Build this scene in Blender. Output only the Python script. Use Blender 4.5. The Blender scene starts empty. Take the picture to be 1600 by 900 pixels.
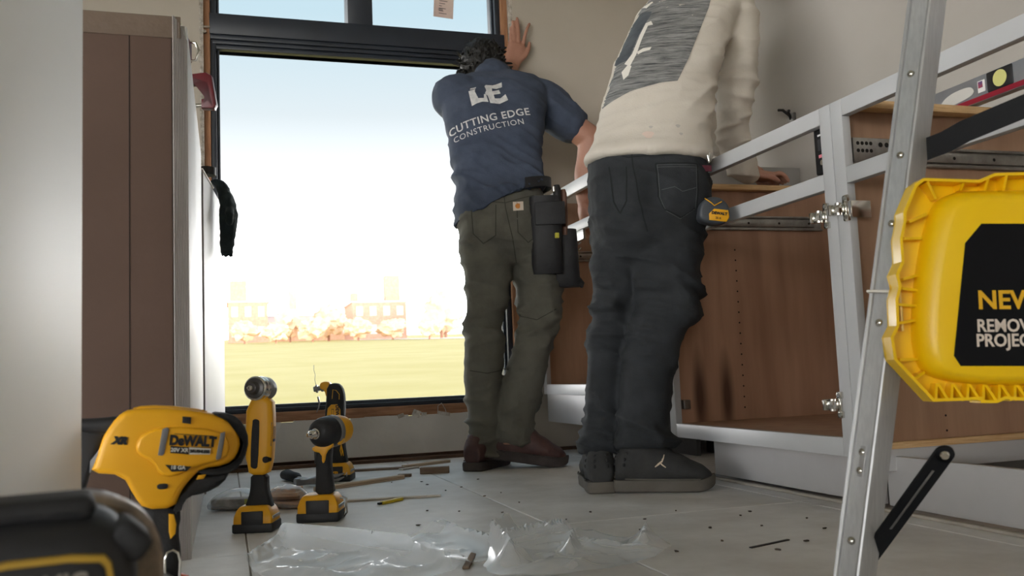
import bpy, bmesh, math, random
from mathutils import Vector, Matrix, noise
from mathutils.bvhtree import BVHTree

random.seed(7)
SC = bpy.context.scene
COL = SC.collection

# ---------------------------------------------------------------- camera
cam_d = bpy.data.cameras.new('camera')
cam = bpy.data.objects.new('camera', cam_d)
COL.objects.link(cam)
cam_d.sensor_width = 36.0
cam_d.lens = 1419.366 / 1600 * 36.0
cam_d.clip_start = 0.02
cam_d.clip_end = 900
_r = Vector((0.95358, -0.29826, -0.04129)).normalized()
_f = Vector((0.30091, 0.94899, 0.09376)).normalized()
_u = _r.cross(_f).normalized()
_r = _f.cross(_u).normalized()
cam.matrix_world = Matrix(((_r.x, _u.x, -_f.x, 0), (_r.y, _u.y, -_f.y, 0), (_r.z, _u.z, -_f.z, 0.32), (0, 0, 0, 1)))
cam_d.dof.use_dof = True
cam_d.dof.focus_distance = 2.4
cam_d.dof.aperture_fstop = 11
SC.camera = cam

# ---------------------------------------------------------------- sky, sun, exposure
world = bpy.data.worlds.new('sky')
SC.world = world
world.use_nodes = True
_nt = world.node_tree
_nt.nodes.clear()
_out = _nt.nodes.new('ShaderNodeOutputWorld')
_bg = _nt.nodes.new('ShaderNodeBackground')
_tc = _nt.nodes.new('ShaderNodeTexCoord')
_sep = _nt.nodes.new('ShaderNodeSeparateXYZ')
_ramp = _nt.nodes.new('ShaderNodeValToRGB')
_nt.links.new(_tc.outputs['Generated'], _sep.inputs[0])
_nt.links.new(_sep.outputs['Z'], _ramp.inputs[0])
_nt.links.new(_ramp.outputs[0], _bg.inputs[0])
_nt.links.new(_bg.outputs[0], _out.inputs[0])
_el = _ramp.color_ramp.elements
_stops = [(0.0, (1.0, 0.97, 0.93)), (0.08, (1.0, 0.99, 0.97)), (0.14, (0.36, 0.365, 0.37)), (0.20, (0.052, 0.0545, 0.056)),
          (0.28, (0.034, 0.038, 0.040)), (0.38, (0.0255, 0.0338, 0.038)), (0.7, (0.023, 0.0325, 0.0405)), (1.0, (0.019, 0.030, 0.0405))]
while len(_el) < len(_stops):
    _el.new(0.5)
for e, (p, c) in zip(_el, _stops):
    e.position = p
    e.color = (*c, 1)
_bg.inputs[1].default_value = 13.0

sun_d = bpy.data.lights.new('sun', 'SUN')
sun_d.energy = 1.2
sun_d.angle = math.radians(1.5)
sun_d.color = (1.0, 0.93, 0.82)
sun = bpy.data.objects.new('sun', sun_d)
COL.objects.link(sun)
sun.rotation_euler = Vector((-0.80, 0.10, -0.62)).to_track_quat('-Z', 'Y').to_euler()

SC.view_settings.view_transform = 'Standard'
SC.view_settings.look = 'None'
SC.view_settings.gamma = 1
SC.view_settings.use_curve_mapping = False
SC.view_settings.exposure = 0.85
SC.cycles.use_denoising = True
SC.cycles.max_bounces = 10
SC.cycles.diffuse_bounces = 6
SC.cycles.transparent_max_bounces = 16
SC.cycles.sample_clamp_indirect = 8.0

def portal(name, loc, size, direction):
    d = bpy.data.lights.new(name, 'AREA')
    d.shape = 'RECTANGLE'
    d.size, d.size_y = size
    d.cycles.is_portal = True
    o = bpy.data.objects.new(name, d)
    COL.objects.link(o)
    o.location = loc
    o.rotation_euler = Vector(direction).to_track_quat('-Z', 'Z').to_euler()

portal('portal_front', (0.547, 3.72, 1.45), (1.25, 2.5), (0, -1, 0))
portal('portal_left', (-2.72, -0.6, 1.35), (3.8, 2.3), (1, 0, 0))
portal('portal_rear', (-1.7, -3.12, 1.35), (1.0, 2.3), (0, 1, 0))

# ---------------------------------------------------------------- helpers: materials
def lin(c):
    r = []
    for v in c[:3]:
        v /= 255.0
        r.append(v / 12.92 if v <= 0.04045 else ((v + 0.055) / 1.055) ** 2.4)
    return (*r, 1.0)

MATS = {}
def M(name, c1, c2=None, scale=8, rough=0.6, metal=0.0, bump=0.0, bscale=60, stretch=(1, 1, 1), lo=0.35, hi=0.65,
      spec=0.5, coat=0.0, detail=6, rvar=0.0, alpha=1.0, trans=0.0):
    """Procedural principled material: two colours mixed by noise, optional bump."""
    if name in MATS:
        return MATS[name]
    m = bpy.data.materials.new(name)
    MATS[name] = m
    m.use_nodes = True
    nt = m.node_tree
    b = nt.nodes['Principled BSDF']
    b.inputs['Roughness'].default_value = rough
    b.inputs['Metallic'].default_value = metal
    b.inputs['Specular IOR Level'].default_value = spec
    if coat:
        b.inputs['Coat Weight'].default_value = coat
    b.inputs['Base Color'].default_value = lin(c1)
    tc = nt.nodes.new('ShaderNodeTexCoord')
    mp = nt.nodes.new('ShaderNodeMapping')
    mp.inputs['Scale'].default_value = stretch
    nt.links.new(tc.outputs['Object'], mp.inputs[0])
    if c2 is not None:
        n = nt.nodes.new('ShaderNodeTexNoise')
        n.inputs['Scale'].default_value = scale
        n.inputs['Detail'].default_value = detail
        n.inputs['Roughness'].default_value = 0.6
        nt.links.new(mp.outputs[0], n.inputs['Vector'])
        r = nt.nodes.new('ShaderNodeValToRGB')
        r.color_ramp.elements[0].position = lo
        r.color_ramp.elements[1].position = hi
        r.color_ramp.elements[0].color = lin(c1)
        r.color_ramp.elements[1].color = lin(c2)
        nt.links.new(n.outputs['Fac'], r.inputs[0])
        nt.links.new(r.outputs[0], b.inputs['Base Color'])
        if rvar:
            ma = nt.nodes.new('ShaderNodeMapRange')
            ma.inputs[3].default_value = rough - rvar
            ma.inputs[4].default_value = rough + rvar
            nt.links.new(n.outputs['Fac'], ma.inputs[0])
            nt.links.new(ma.outputs[0], b.inputs['Roughness'])
    if bump:
        n2 = nt.nodes.new('ShaderNodeTexNoise')
        n2.inputs['Scale'].default_value = bscale
        n2.inputs['Detail'].default_value = 4
        nt.links.new(mp.outputs[0], n2.inputs['Vector'])
        bp = nt.nodes.new('ShaderNodeBump')
        bp.inputs['Strength'].default_value = bump
        bp.inputs['Distance'].default_value = 0.01
        nt.links.new(n2.outputs['Fac'], bp.inputs['Height'])
        nt.links.new(bp.outputs[0], b.inputs['Normal'])
    return m

def glass_mat(name, refl=0.06, tint=(1, 1, 1)):
    m = bpy.data.materials.new(name)
    MATS[name] = m
    m.use_nodes = True
    nt = m.node_tree
    nt.nodes.clear()
    o = nt.nodes.new('ShaderNodeOutputMaterial')
    t = nt.nodes.new('ShaderNodeBsdfTransparent')
    t.inputs[0].default_value = (*tint, 1)
    g = nt.nodes.new('ShaderNodeBsdfGlossy')
    g.inputs['Roughness'].default_value = 0.02
    mx = nt.nodes.new('ShaderNodeMixShader')
    fr = nt.nodes.new('ShaderNodeLayerWeight')
    fr.inputs[0].default_value = 0.12
    ml = nt.nodes.new('ShaderNodeMath')
    ml.operation = 'MULTIPLY'
    ml.inputs[1].default_value = 0.5
    nt.links.new(fr.outputs['Fresnel'], ml.inputs[0])
    nt.links.new(ml.outputs[0], mx.inputs[0])
    nt.links.new(t.outputs[0], mx.inputs[1])
    nt.links.new(g.outputs[0], mx.inputs[2])
    nt.links.new(mx.outputs[0], o.inputs[0])
    return m

# ---------------------------------------------------------------- helpers: meshes
def V(*a):
    return Vector(a)

def add_box(bm, lo, hi, bev=0.0, seg=2, rot=None, pivot=None):
    lo, hi = Vector(lo), Vector(hi)
    c = (lo + hi) / 2
    s = hi - lo
    g = bmesh.ops.create_cube(bm, size=1.0)
    vs = g['verts']
    for v in vs:
        v.co = Vector((v.co.x * s.x, v.co.y * s.y, v.co.z * s.z)) + c
    if bev > 0:
        es = list({e for v in vs for e in v.link_edges})
        r = bmesh.ops.bevel(bm, geom=es, offset=bev, segments=seg, affect='EDGES', profile=0.5)
        vs = list({v for f in r['faces'] for v in f.verts} | {v for v in vs if v.is_valid})
    if rot is not None:
        p = Vector(pivot) if pivot is not None else c
        for v in vs:
            v.co = rot @ (v.co - p) + p
    return vs

def frame_axes(d):
    d = Vector(d).normalized()
    a = Vector((0, 0, 1)) if abs(d.z) < 0.9 else Vector((1, 0, 0))
    u = d.cross(a).normalized()
    v = d.cross(u).normalized()
    return u, v

def add_rings(bm, rings, cap0=True, cap1=True, closed=True):
    vv = [[bm.verts.new(p) for p in r] for r in rings]
    n = len(vv[0])
    for a, b in zip(vv, vv[1:]):
        for i in range(n if closed else n - 1):
            j = (i + 1) % n
            try:
                bm.faces.new((a[i], a[j], b[j], b[i]))
            except ValueError:
                pass
    if cap0:
        bm.faces.new(list(reversed(vv[0])))
    if cap1:
        bm.faces.new(vv[-1])
    return vv

def ring(c, u, v, ru, rv=None, n=16, power=2.0, ph=0.0):
    rv = ru if rv is None else rv
    c, u, v = Vector(c), Vector(u), Vector(v)
    out = []
    for i in range(n):
        a = 2 * math.pi * i / n + ph
        ca, sa = math.cos(a), math.sin(a)
        e = 2.0 / power
        out.append(c + u * (ru * math.copysign(abs(ca) ** e, ca)) + v * (rv * math.copysign(abs(sa) ** e, sa)))
    return out

def add_cyl(bm, p0, p1, r0, r1=None, n=16):
    r1 = r0 if r1 is None else r1
    p0, p1 = Vector(p0), Vector(p1)
    u, v = frame_axes(p1 - p0)
    add_rings(bm, [ring(p0, u, v, r0, n=n), ring(p1, u, v, r1, n=n)])

def add_lathe(bm, origin, axis, prof, n=24):
    """prof: list of (radius, height along axis)."""
    origin, axis = Vector(origin), Vector(axis).normalized()
    u, v = frame_axes(axis)
    add_rings(bm, [ring(origin + axis * h, u, v, max(r, 1e-4), n=n) for r, h in prof])

def add_tube(bm, pts, r, n=8, flat=1.0):
    pts = [Vector(p) for p in pts]
    rs = r if isinstance(r, (list, tuple)) else [r] * len(pts)
    rings = []
    u = None
    for i, p in enumerate(pts):
        d = (pts[min(i + 1, len(pts) - 1)] - pts[max(i - 1, 0)]).normalized()
        if u is None:
            u, _ = frame_axes(d)
        u = (u - d * u.dot(d)).normalized()
        v = d.cross(u).normalized()
        rings.append(ring(p, u, v, rs[i], rs[i] * flat, n=n))
    add_rings(bm, rings)

def smooth_outline(pts, it=2):
    """Chaikin corner cutting of a closed outline."""
    for _ in range(it):
        q = []
        for i in range(len(pts)):
            a, b = pts[i], pts[(i + 1) % len(pts)]
            q.append((a[0] * .75 + b[0] * .25, a[1] * .75 + b[1] * .25))
            q.append((a[0] * .25 + b[0] * .75, a[1] * .25 + b[1] * .75))
        pts = q
    return pts

def area2(pts):
    return sum(pts[i][0] * pts[(i + 1) % len(pts)][1] - pts[(i + 1) % len(pts)][0] * pts[i][1] for i in range(len(pts)))

def inset(pts, d):
    n = len(pts)
    out = []
    for i in range(n):
        p0, p, p1 = Vector(pts[i - 1]), Vector(pts[i]), Vector(pts[(i + 1) % n])
        a = (p - p0)
        b = (p1 - p)
        if a.length < 1e-9 or b.length < 1e-9:
            out.append(tuple(p)); continue
        a.normalize(); b.normalize()
        na, nb = Vector((-a.y, a.x)), Vector((-b.y, b.x))
        m = na + nb
        if m.length < 1e-6:
            m = na
        m.normalize()
        k = d / max(0.5, m.dot(na))
        q = p + m * k
        out.append((q.x, q.y))
    return out

def add_slab(bm, pts, y0, y1, bev=0.0, seg=3, sm=0):
    """Outline in local (x, z) extruded along local y from y0 to y1, edges rounded by bev."""
    pts = [tuple(p) for p in pts]
    if area2(pts) < 0:
        pts = pts[::-1]
    if sm:
        pts = smooth_outline(pts, sm)
    rings = []
    def R(ins, y):
        q = inset(pts, ins) if ins else pts
        return [Vector((x, y, z)) for x, z in q]
    if bev > 0:
        for k in range(seg + 1):
            a = math.pi / 2 * k / seg
            rings.append(R(bev * (1 - math.sin(a)), y0 + bev * (1 - math.cos(a))))
        for k in range(seg, -1, -1):
            a = math.pi / 2 * k / seg
            rings.append(R(bev * (1 - math.sin(a)), y1 - bev * (1 - math.cos(a))))
    else:
        rings = [R(0, y0), R(0, y1)]
    vv = [[bm.verts.new(p) for p in r] for r in rings]
    n = len(pts)
    for a, b in zip(vv, vv[1:]):
        for i in range(n):
            j = (i + 1) % n
            bm.faces.new((a[i], a[j], b[j], b[i]))
    c0 = bm.faces.new(list(reversed(vv[0])))
    c1 = bm.faces.new(vv[-1])
    bmesh.ops.triangulate(bm, faces=[c0, c1])

def obj(name, bm, mat=None, parent=None, smooth=35, loc=None, rot=None):
    me = bpy.data.meshes.new(name)
    if isinstance(bm, bpy.types.Mesh):
        me = bm
    else:
        bmesh.ops.recalc_face_normals(bm, faces=bm.faces)
        bm.to_mesh(me)
        bm.free()
        if smooth:
            for p in me.polygons:
                p.use_smooth = True
            me.set_sharp_from_angle(angle=math.radians(smooth))
    if mat is not None and not me.materials:
        for m in (mat if isinstance(mat, (list, tuple)) else [mat]):
            me.materials.append(m)
    o = bpy.data.objects.new(name, me)
    COL.objects.link(o)
    if parent is not None:
        o.parent = parent
    if loc is not None:
        o.location = loc
    if rot is not None:
        o.rotation_euler = rot
    return o

def B():
    return bmesh.new()

def boxobj(name, lo, hi, mat, parent=None, bev=0.0, seg=2, rot=None, pivot=None):
    bm = B()
    add_box(bm, lo, hi, bev, seg, rot, pivot)
    return obj(name, bm, mat, parent)

def cylobj(name, p0, p1, r0, mat, parent=None, r1=None, n=16):
    bm = B()
    add_cyl(bm, p0, p1, r0, r1, n)
    return obj(name, bm, mat, parent)

def slabobj(name, pts, y0, y1, mat, parent=None, bev=0.0, seg=3, sm=0):
    bm = B()
    add_slab(bm, pts, y0, y1, bev, seg, sm)
    return obj(name, bm, mat, parent, smooth=40)

def empty(name, loc=(0, 0, 0), rot=(0, 0, 0)):
    o = bpy.data.objects.new(name, None)
    o.empty_display_size = 0.05
    COL.objects.link(o)
    o.location = loc
    o.rotation_euler = rot
    return o

def tag(o, label=None, cat=None, group=None, kind=None):
    if label: o['label'] = label
    if cat: o['category'] = cat
    if group: o['group'] = group
    if kind: o['kind'] = kind
    return o

def thing(name, label, cat, loc=(0, 0, 0), rot=(0, 0, 0), group=None):
    return tag(empty(name, loc, rot), label, cat, group)

def struct(o):
    o['kind'] = 'structure'
    return o

def text_mesh(s, size, depth=0.0006, bold=0.0, spacing=1.0, shear=0.0, align='CENTER'):
    c = bpy.data.curves.new('text', 'FONT')
    c.body = s
    c.size = size
    c.align_x = align
    c.align_y = 'CENTER'
    c.extrude = depth
    c.offset = bold
    c.space_character = spacing
    c.shear = shear
    c.resolution_u = 3
    o = bpy.data.objects.new('text', c)
    COL.objects.link(o)
    dg = bpy.context.evaluated_depsgraph_get()
    me = bpy.data.meshes.new_from_object(o.evaluated_get(dg))
    bpy.data.objects.remove(o)
    return me

def textobj(name, s, size, mat, parent, loc, rot, sx=1.0, **kw):
    """Lettering as a thin raised mesh; text lies in its own xy plane, facing +z, before rot."""
    me = text_mesh(s, size, **kw)
    me.materials.clear()
    me.materials.append(mat)
    o = bpy.data.objects.new(name, me)
    COL.objects.link(o)
    o.parent = parent
    o.location = loc
    o.rotation_euler = rot
    o.scale = (sx, 1, 1)
    return o

FRONT = (math.pi / 2, 0, 0)      # text facing local -y

def baked(o):
    dg = bpy.context.evaluated_depsgraph_get()
    me = bpy.data.meshes.new_from_object(o.evaluated_get(dg))
    return me

def remeshed(bm, voxel, smooth_it=6, name='tmp', decimate=None):
    """Fuse overlapping closed pieces of bm into one continuous skin."""
    me = bpy.data.meshes.new(name)
    bmesh.ops.recalc_face_normals(bm, faces=bm.faces)
    bm.to_mesh(me)
    bm.free()
    o = bpy.data.objects.new(name, me)
    COL.objects.link(o)
    r = o.modifiers.new('r', 'REMESH')
    r.mode = 'VOXEL'
    r.voxel_size = voxel
    s = o.modifiers.new('s', 'SMOOTH')
    s.iterations = smooth_it
    s.factor = 0.5
    me2 = baked(o)
    bpy.data.objects.remove(o)
    bpy.data.meshes.remove(me)
    for p in me2.polygons:
        p.use_smooth = True
    return me2
# ---------------------------------------------------------------- materials of the setting
m_tile = M('dusty_tile', (196, 193, 189), (228, 227, 226), scale=4.5, rough=0.5, bump=0.12, bscale=30, rvar=0.14, detail=9, lo=.3, hi=.62)
m_grout = M('grout', (150, 143, 134), (168, 160, 150), scale=20, rough=0.9)
m_paint = M('wall_paint', (180, 171, 158), (186, 178, 166), scale=1.5, rough=0.85, bump=0.05, bscale=90)
m_paint_r = M('wall_paint_cool', (172, 167, 160), (179, 174, 167), scale=1.5, rough=0.85, bump=0.05, bscale=90)
m_plaster = M('drywall_patch', (206, 203, 198), (196, 192, 186), scale=4, rough=0.9, bump=0.1, bscale=40)
m_gyp = M('gypsum_edge', (205, 200, 192), (150, 140, 128), scale=40, rough=0.95, bump=0.4, bscale=120)
m_ceil = M('ceiling_paint', (225, 222, 216), (230, 228, 222), scale=2, rough=0.9)
m_stud = M('framing_lumber', (178, 132, 98), (150, 106, 76), scale=14, rough=0.75, stretch=(6, 6, 0.6), bump=0.1, bscale=50)
m_sillwood = M('sill_lumber', (172, 128, 96), (134, 94, 68), scale=14, rough=0.75, stretch=(0.6, 6, 6), bump=0.1, bscale=50)
m_plate = M('floor_plate_lumber', (110, 84, 66), (78, 58, 46), scale=14, rough=0.85, stretch=(0.6, 6, 6), bump=0.2, bscale=50)
m_black = M('black_window_frame', (34, 39, 48), (40, 46, 56), scale=5, rough=0.42)
m_gasket = M('grey_gasket', (88, 98, 112), rough=0.4)
m_glass = glass_mat('window_glass')

# ---------------------------------------------------------------- floor with tiles
floor = boxobj('floor', (-2.7, -3.1, -0.12), (1.95, 3.72, -0.004), m_grout)
struct(floor)
TX, TY, J = 0.61, 1.22, 0.0035
tile_me = {}
for i in range(-5, 4):
    for j in range(-5, 3):
        x0, y0 = 0.036 + i * TX, 1.838 + j * TY
        x1, y1 = x0 + TX, y0 + TY
        a, b = max(x0 + J / 2, -2.6), min(x1 - J / 2, 1.87)
        c, d = max(y0 + J / 2, -3.0), min(y1 - J / 2, 3.535)
        if b - a < 0.02 or d - c < 0.02:
            continue
        key = (round(b - a, 3), round(d - c, 3))
        if key not in tile_me:
            bm = B()
            add_box(bm, (0, 0, -0.006), (b - a, d - c, 0), 0.0012, 1)
            t = obj('tile', bm, m_tile, floor)
            tile_me[key] = t.data
        else:
            t = bpy.data.objects.new('tile', tile_me[key])
            COL.objects.link(t)
            t.parent = floor
        t.location = (a, c, random.uniform(-0.0004, 0))

# ---------------------------------------------------------------- walls and ceiling
YW = 3.57
bm = B()
add_box(bm, (-2.7, YW, -0.1), (-0.078, YW + 0.15, 2.8))
add_box(bm, (1.176, YW, -0.1), (1.99, YW + 0.15, 2.8))
add_box(bm, (-0.078, YW, 2.62), (1.176, YW + 0.15, 2.8))
wall_back = struct(obj('wall_back', bm, m_paint, smooth=0))
# drywall strip under the window: ragged top, short of the floor
bm = B()
add_box(bm, (-0.078, YW, 0.024), (1.176, YW + 0.02, 0.168))
r = random.Random(3)
x = -0.078
while x < 1.17:
    w = r.uniform(0.02, 0.06)
    add_box(bm, (x, YW + 0.0008, 0.167), (min(x + w, 1.176), YW + 0.0194, 0.170 + r.uniform(0, 0.006)))
    x += w
obj('drywall_strip', bm, m_plaster, wall_back, smooth=0)
bm = B()
for (x, w, h) in ((0.70, 0.03, 0.022), (0.735, 0.02, 0.012), (0.80, 0.05, 0.010), (0.64, 0.025, 0.010)):
    add_box(bm, (x, YW - 0.004, 0.166), (x + w, YW + 0.008, 0.170 + h), rot=Matrix.Rotation(r.uniform(-.5, .5), 3, 'Y'))
obj('torn_paper_flakes', bm, m_gyp, wall_back, smooth=0)
bm = B()
add_tube(bm, [(0.80, YW - .004, .175), (0.80, YW - .01, .205), (0.815, YW - .012, .215), (0.83, YW - .008, .19), (.835, YW - .006, .172)], 0.0016, 6)
obj('paper_curl', bm, m_gyp, wall_back)
# gypsum edges beside the rough opening
obj_ = boxobj('gypsum_edge', (1.168, YW + 0.002, 0.17), (1.1763, YW + 0.02, 2.62), m_gyp, wall_back)
obj_ = boxobj('gypsum_edge', (-0.0783, YW + 0.002, 0.17), (-0.070, YW + 0.02, 2.62), m_gyp, wall_back)
bm = B()
for k in range(60):
    zz = 0.3 + k * 0.038
    rr = r.uniform(0.003, 0.007)
    add_box(bm, (1.1755, YW - 0.0015, zz), (1.1775 + rr, YW + 0.002, zz + 0.03))
    add_box(bm, (-0.0795 - rr, YW - 0.0015, zz), (-0.0775, YW + 0.002, zz + 0.03))
obj('chipped_paint_edge', bm, m_gyp, wall_back, smooth=0)

struct(boxobj('wall_right', (1.87, -3.1, -0.1), (1.99, YW, 2.8), m_paint_r))
bm = B()
add_box(bm, (-2.76, -3.1, -0.1), (-2.6, -2.5, 2.8))
add_box(bm, (-2.76, 1.3, -0.1), (-2.6, YW, 2.8))
add_box(bm, (-2.76, -2.5, -0.1), (-2.6, 1.3, 0.2))
add_box(bm, (-2.76, -2.5, 2.5), (-2.6, 1.3, 2.8))
struct(obj('wall_left', bm, m_paint, smooth=0))
bm = B()
add_box(bm, (-2.6, -3.16, -0.1), (-2.2, -3.0, 2.8))
add_box(bm, (-1.2, -3.16, -0.1), (1.87, -3.0, 2.8))
add_box(bm, (-2.2, -3.16, -0.1), (-1.2, -3.0, 0.2))
add_box(bm, (-2.2, -3.16, 2.5), (-1.2, -3.0, 2.8))
struct(obj('wall_rear', bm, m_paint, smooth=0))
struct(boxobj('ceiling', (-2.76, -3.16, 2.75), (1.99, YW + 0.15, 2.9), m_ceil))

# lumber around the opening
trim = struct(boxobj('trim_1', (-0.078, YW + 0.02, 0.172), (1.176, YW + 0.15, 0.2105), m_sillwood, bev=0.002))
struct(boxobj('trim_2', (-0.078, YW + 0.021, 0.2107), (-0.0462, YW + 0.15, 2.62), m_stud, bev=0.002))
struct(boxobj('trim_3', (1.1385, YW + 0.021, 0.2107), (1.1675, YW + 0.15, 2.62), m_stud, bev=0.002))
struct(boxobj('trim_4', (-0.078, YW + 0.02, -0.004), (1.87, YW + 0.09, 0.022), m_plate, bev=0.002))
struct(boxobj('trim_5', (-1.5, YW - 0.034, -0.004), (1.87, YW - 0.0005, 0.012), m_plate, bev=0.003))

# ---------------------------------------------------------------- window_1: black frame, big lower light, two transom lights
w1 = struct(empty('window_1', (0, 0, 0)))
FY0, FY1 = YW + 0.035, YW + 0.13
XL0, XL1, XR0, XR1 = -0.0455, -0.012, 1.104, 1.138
ZB0, ZB1, ZH0, ZH1, ZT0, ZT1 = 0.211, 0.240, 1.628, 1.763, 2.575, 2.61
boxobj('frame_jamb', (XL0, FY0, ZB0), (XL1 - .012, FY1, ZT1), m_black, w1, 0.002)
boxobj('frame_jamb', (XR0 + .012, FY0, ZB0), (XR1, FY1, ZT1), m_black, w1, 0.002)
boxobj('frame_sill', (XL0, FY0, ZB0), (XR1, FY1, ZB1 - .012), m_black, w1, 0.002)
boxobj('frame_head', (XL0, FY0, ZT0), (XR1, FY1, ZT1), m_black, w1, 0.002)
boxobj('transom_bar', (XL0 - .002, FY0 - .018, ZH0 + .052), (XR1 + .012, FY1, ZH1), m_black, w1, 0.002)
for k, (dy, z0, z1) in enumerate(((0.006, ZH0 + .034, ZH0 + .0515), (0.014, ZH0 + .018, ZH0 + .0335), (0.022, ZH0, ZH0 + .0175))):
    boxobj('bar_step', (XL0 + .008 * k, FY0 - .018 + dy, z0), (XR1 - .008 * k, FY1 - .01 * k, z1), m_black, w1, 0.002)
boxobj('transom_mullion', (0.487, FY0 - .010, ZH1 + .0005), (0.589, FY1, ZT0 - .0005), m_black, w1, 0.003)
def sash(x0, x1, z0, z1):
    w = 0.012
    y0, y1 = FY0 + .03, FY1 - .02
    boxobj('glazing_bead', (x0 - w, y0, z0 - w), (x0, y1, z1 + w), m_black, w1, 0.0015)
    boxobj('glazing_bead', (x1, y0, z0 - w), (x1 + w, y1, z1 + w), m_black, w1, 0.0015)
    boxobj('glazing_bead', (x0, y0, z0 - w), (x1, y1, z0), m_black, w1, 0.0015)
    boxobj('glazing_bead', (x0, y0, z1), (x1, y1, z1 + w), m_black, w1, 0.0015)
    for a, b in (((x0 - .006, y0 - .004, z0 - .004), (x0 - .002, y0 - .0002, z1)), ((x1 + .002, y0 - .004, z0 - .004), (x1 + .006, y0 - .0002, z1))):
        boxobj('gasket', a, b, m_gasket, w1)
    boxobj('gasket', (x0 - .006, y0 - .004, z0 - .008), (x1 + .006, y0 - .0002, z0 - .005), m_gasket, w1)
    boxobj('glass_pane', (x0 - .006, FY0 + .05, z0 - .006), (x1 + .006, FY0 + .056, z1 + .006), m_glass, w1)
sash(XL1, XR0, ZB1, ZH0)
sash(XL1, 0.487 - .0005, ZH1, ZT0)
sash(0.5895, XR0, ZH1, ZT0)
# little clip at the left jamb
bm = B()
add_box(bm, (-0.074, YW + .012, 1.700), (-0.046, YW + .034, 1.708), .001)
add_cyl(bm, (-0.066, YW + .010, 1.684), (-0.066, YW + .034, 1.684), 0.007, n=12)
add_box(bm, (-0.078, YW + .010, 1.668), (-0.071, YW + .03, 1.716), .001)
obj('frame_clip', bm, M('clip_metal', (170, 160, 150), rough=.35, metal=.8), w1)

# unseen windows added left of and behind the camera for fill light
def fill_window(name, lo, hi, axis):
    w = struct(empty(name))
    fr = 0.05
    n = 3
    for k in range(n + 1):
        t = k / n
        if axis == 'y':
            y = lo[1] + (hi[1] - lo[1]) * t
            boxobj('frame_post', (lo[0], max(lo[1], y - fr / 2), lo[2]), (hi[0], min(hi[1], y + fr / 2), hi[2]), m_black, w)
        else:
            x = lo[0] + (hi[0] - lo[0]) * t
            boxobj('frame_post', (max(lo[0], x - fr / 2), lo[1], lo[2]), (min(hi[0], x + fr / 2), hi[1], hi[2]), m_black, w)
    boxobj('frame_rail', (lo[0], lo[1], lo[2]), (hi[0], hi[1], lo[2] + fr), m_black, w)
    boxobj('frame_rail', (lo[0], lo[1], hi[2] - fr), (hi[0], hi[1], hi[2]), m_black, w)
    if axis == 'y':
        xm = (lo[0] + hi[0]) / 2
        boxobj('glass_pane', (xm - .003, lo[1] + .01, lo[2] + .01), (xm + .003, hi[1] - .01, hi[2] - .01), m_glass, w)
    else:
        ym = (lo[1] + hi[1]) / 2
        boxobj('glass_pane', (lo[0] + .01, ym - .003, lo[2] + .01), (hi[0] - .01, ym + .003, hi[2] - .01), m_glass, w)
fill_window('fill_window_left', (-2.71, -2.5, 0.2), (-2.65, 1.3, 2.5), 'y')
fill_window('fill_window_rear', (-2.2, -3.11, 0.2), (-1.2, -3.05, 2.5), 'x')

# paper note stuck on the right transom light
nt = tag(boxobj('window_label', (-.043, 0, -.06), (.043, .0006, .06), M('label_paper', (226, 205, 196), (216, 192, 184), scale=9, rough=.8)),
         'pale pink paper label stuck on the upper right window pane', 'label')
nt.location = (0.905, FY0 + .0493, 1.905)
nt.rotation_euler = (0, math.radians(4), 0)
_ink = M('label_ink', (92, 82, 84), rough=.8)
bm = B()
for k in range(9):
    w = [.034, .03, .018, .036, .026, .012, .03, .02, .034][k]
    add_box(bm, (-.02, -.0005, .045 - k * .011), (-.02 + w, 0, .0475 - k * .011))
for k in range(10):
    add_box(bm, (-.022 + .002 * k, -.0005, -.030), (-.022 + .002 * k + (.0012 if k % 3 else .0006), 0, -.018))
obj('printed_lines', bm, _ink, nt, smooth=0)

# ---------------------------------------------------------------- outdoors: meadow rising to a row of buildings and trees
m_field = M('dry_grass', (198, 178, 106), (208, 189, 122), scale=0.35, rough=0.95, bump=0.0)
m_gravel = M('pale_gravel', (238, 232, 220), (226, 218, 204), scale=0.6, rough=0.95)
def gz(y):
    return -0.3 if y < 4.2 else -0.3 + 0.0505 * (y - 4.2)
bm = B()
xs = [-220 + 20 * i for i in range(23)]
ys = [-200, -60, 4.2, 20, 60, 100, 130, 180, 300]
g = [[bm.verts.new((x, y, gz(y))) for x in xs] for y in ys]
for j in range(len(ys) - 1):
    for i in range(len(xs) - 1):
        bm.faces.new((g[j][i], g[j][i + 1], g[j + 1][i + 1], g[j + 1][i]))
gr = struct(obj('ground', bm, m_field, smooth=0))
bm = B()
pts = [(14, 122), (22, 99), (40, 80), (90, 60), (90, 124), (40, 122)]
vs = [bm.verts.new((x, y, gz(y) + 0.03)) for x, y in pts]
bm.faces.new(vs)
struct(obj('gravel_yard', bm, m_gravel, smooth=0))

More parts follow.
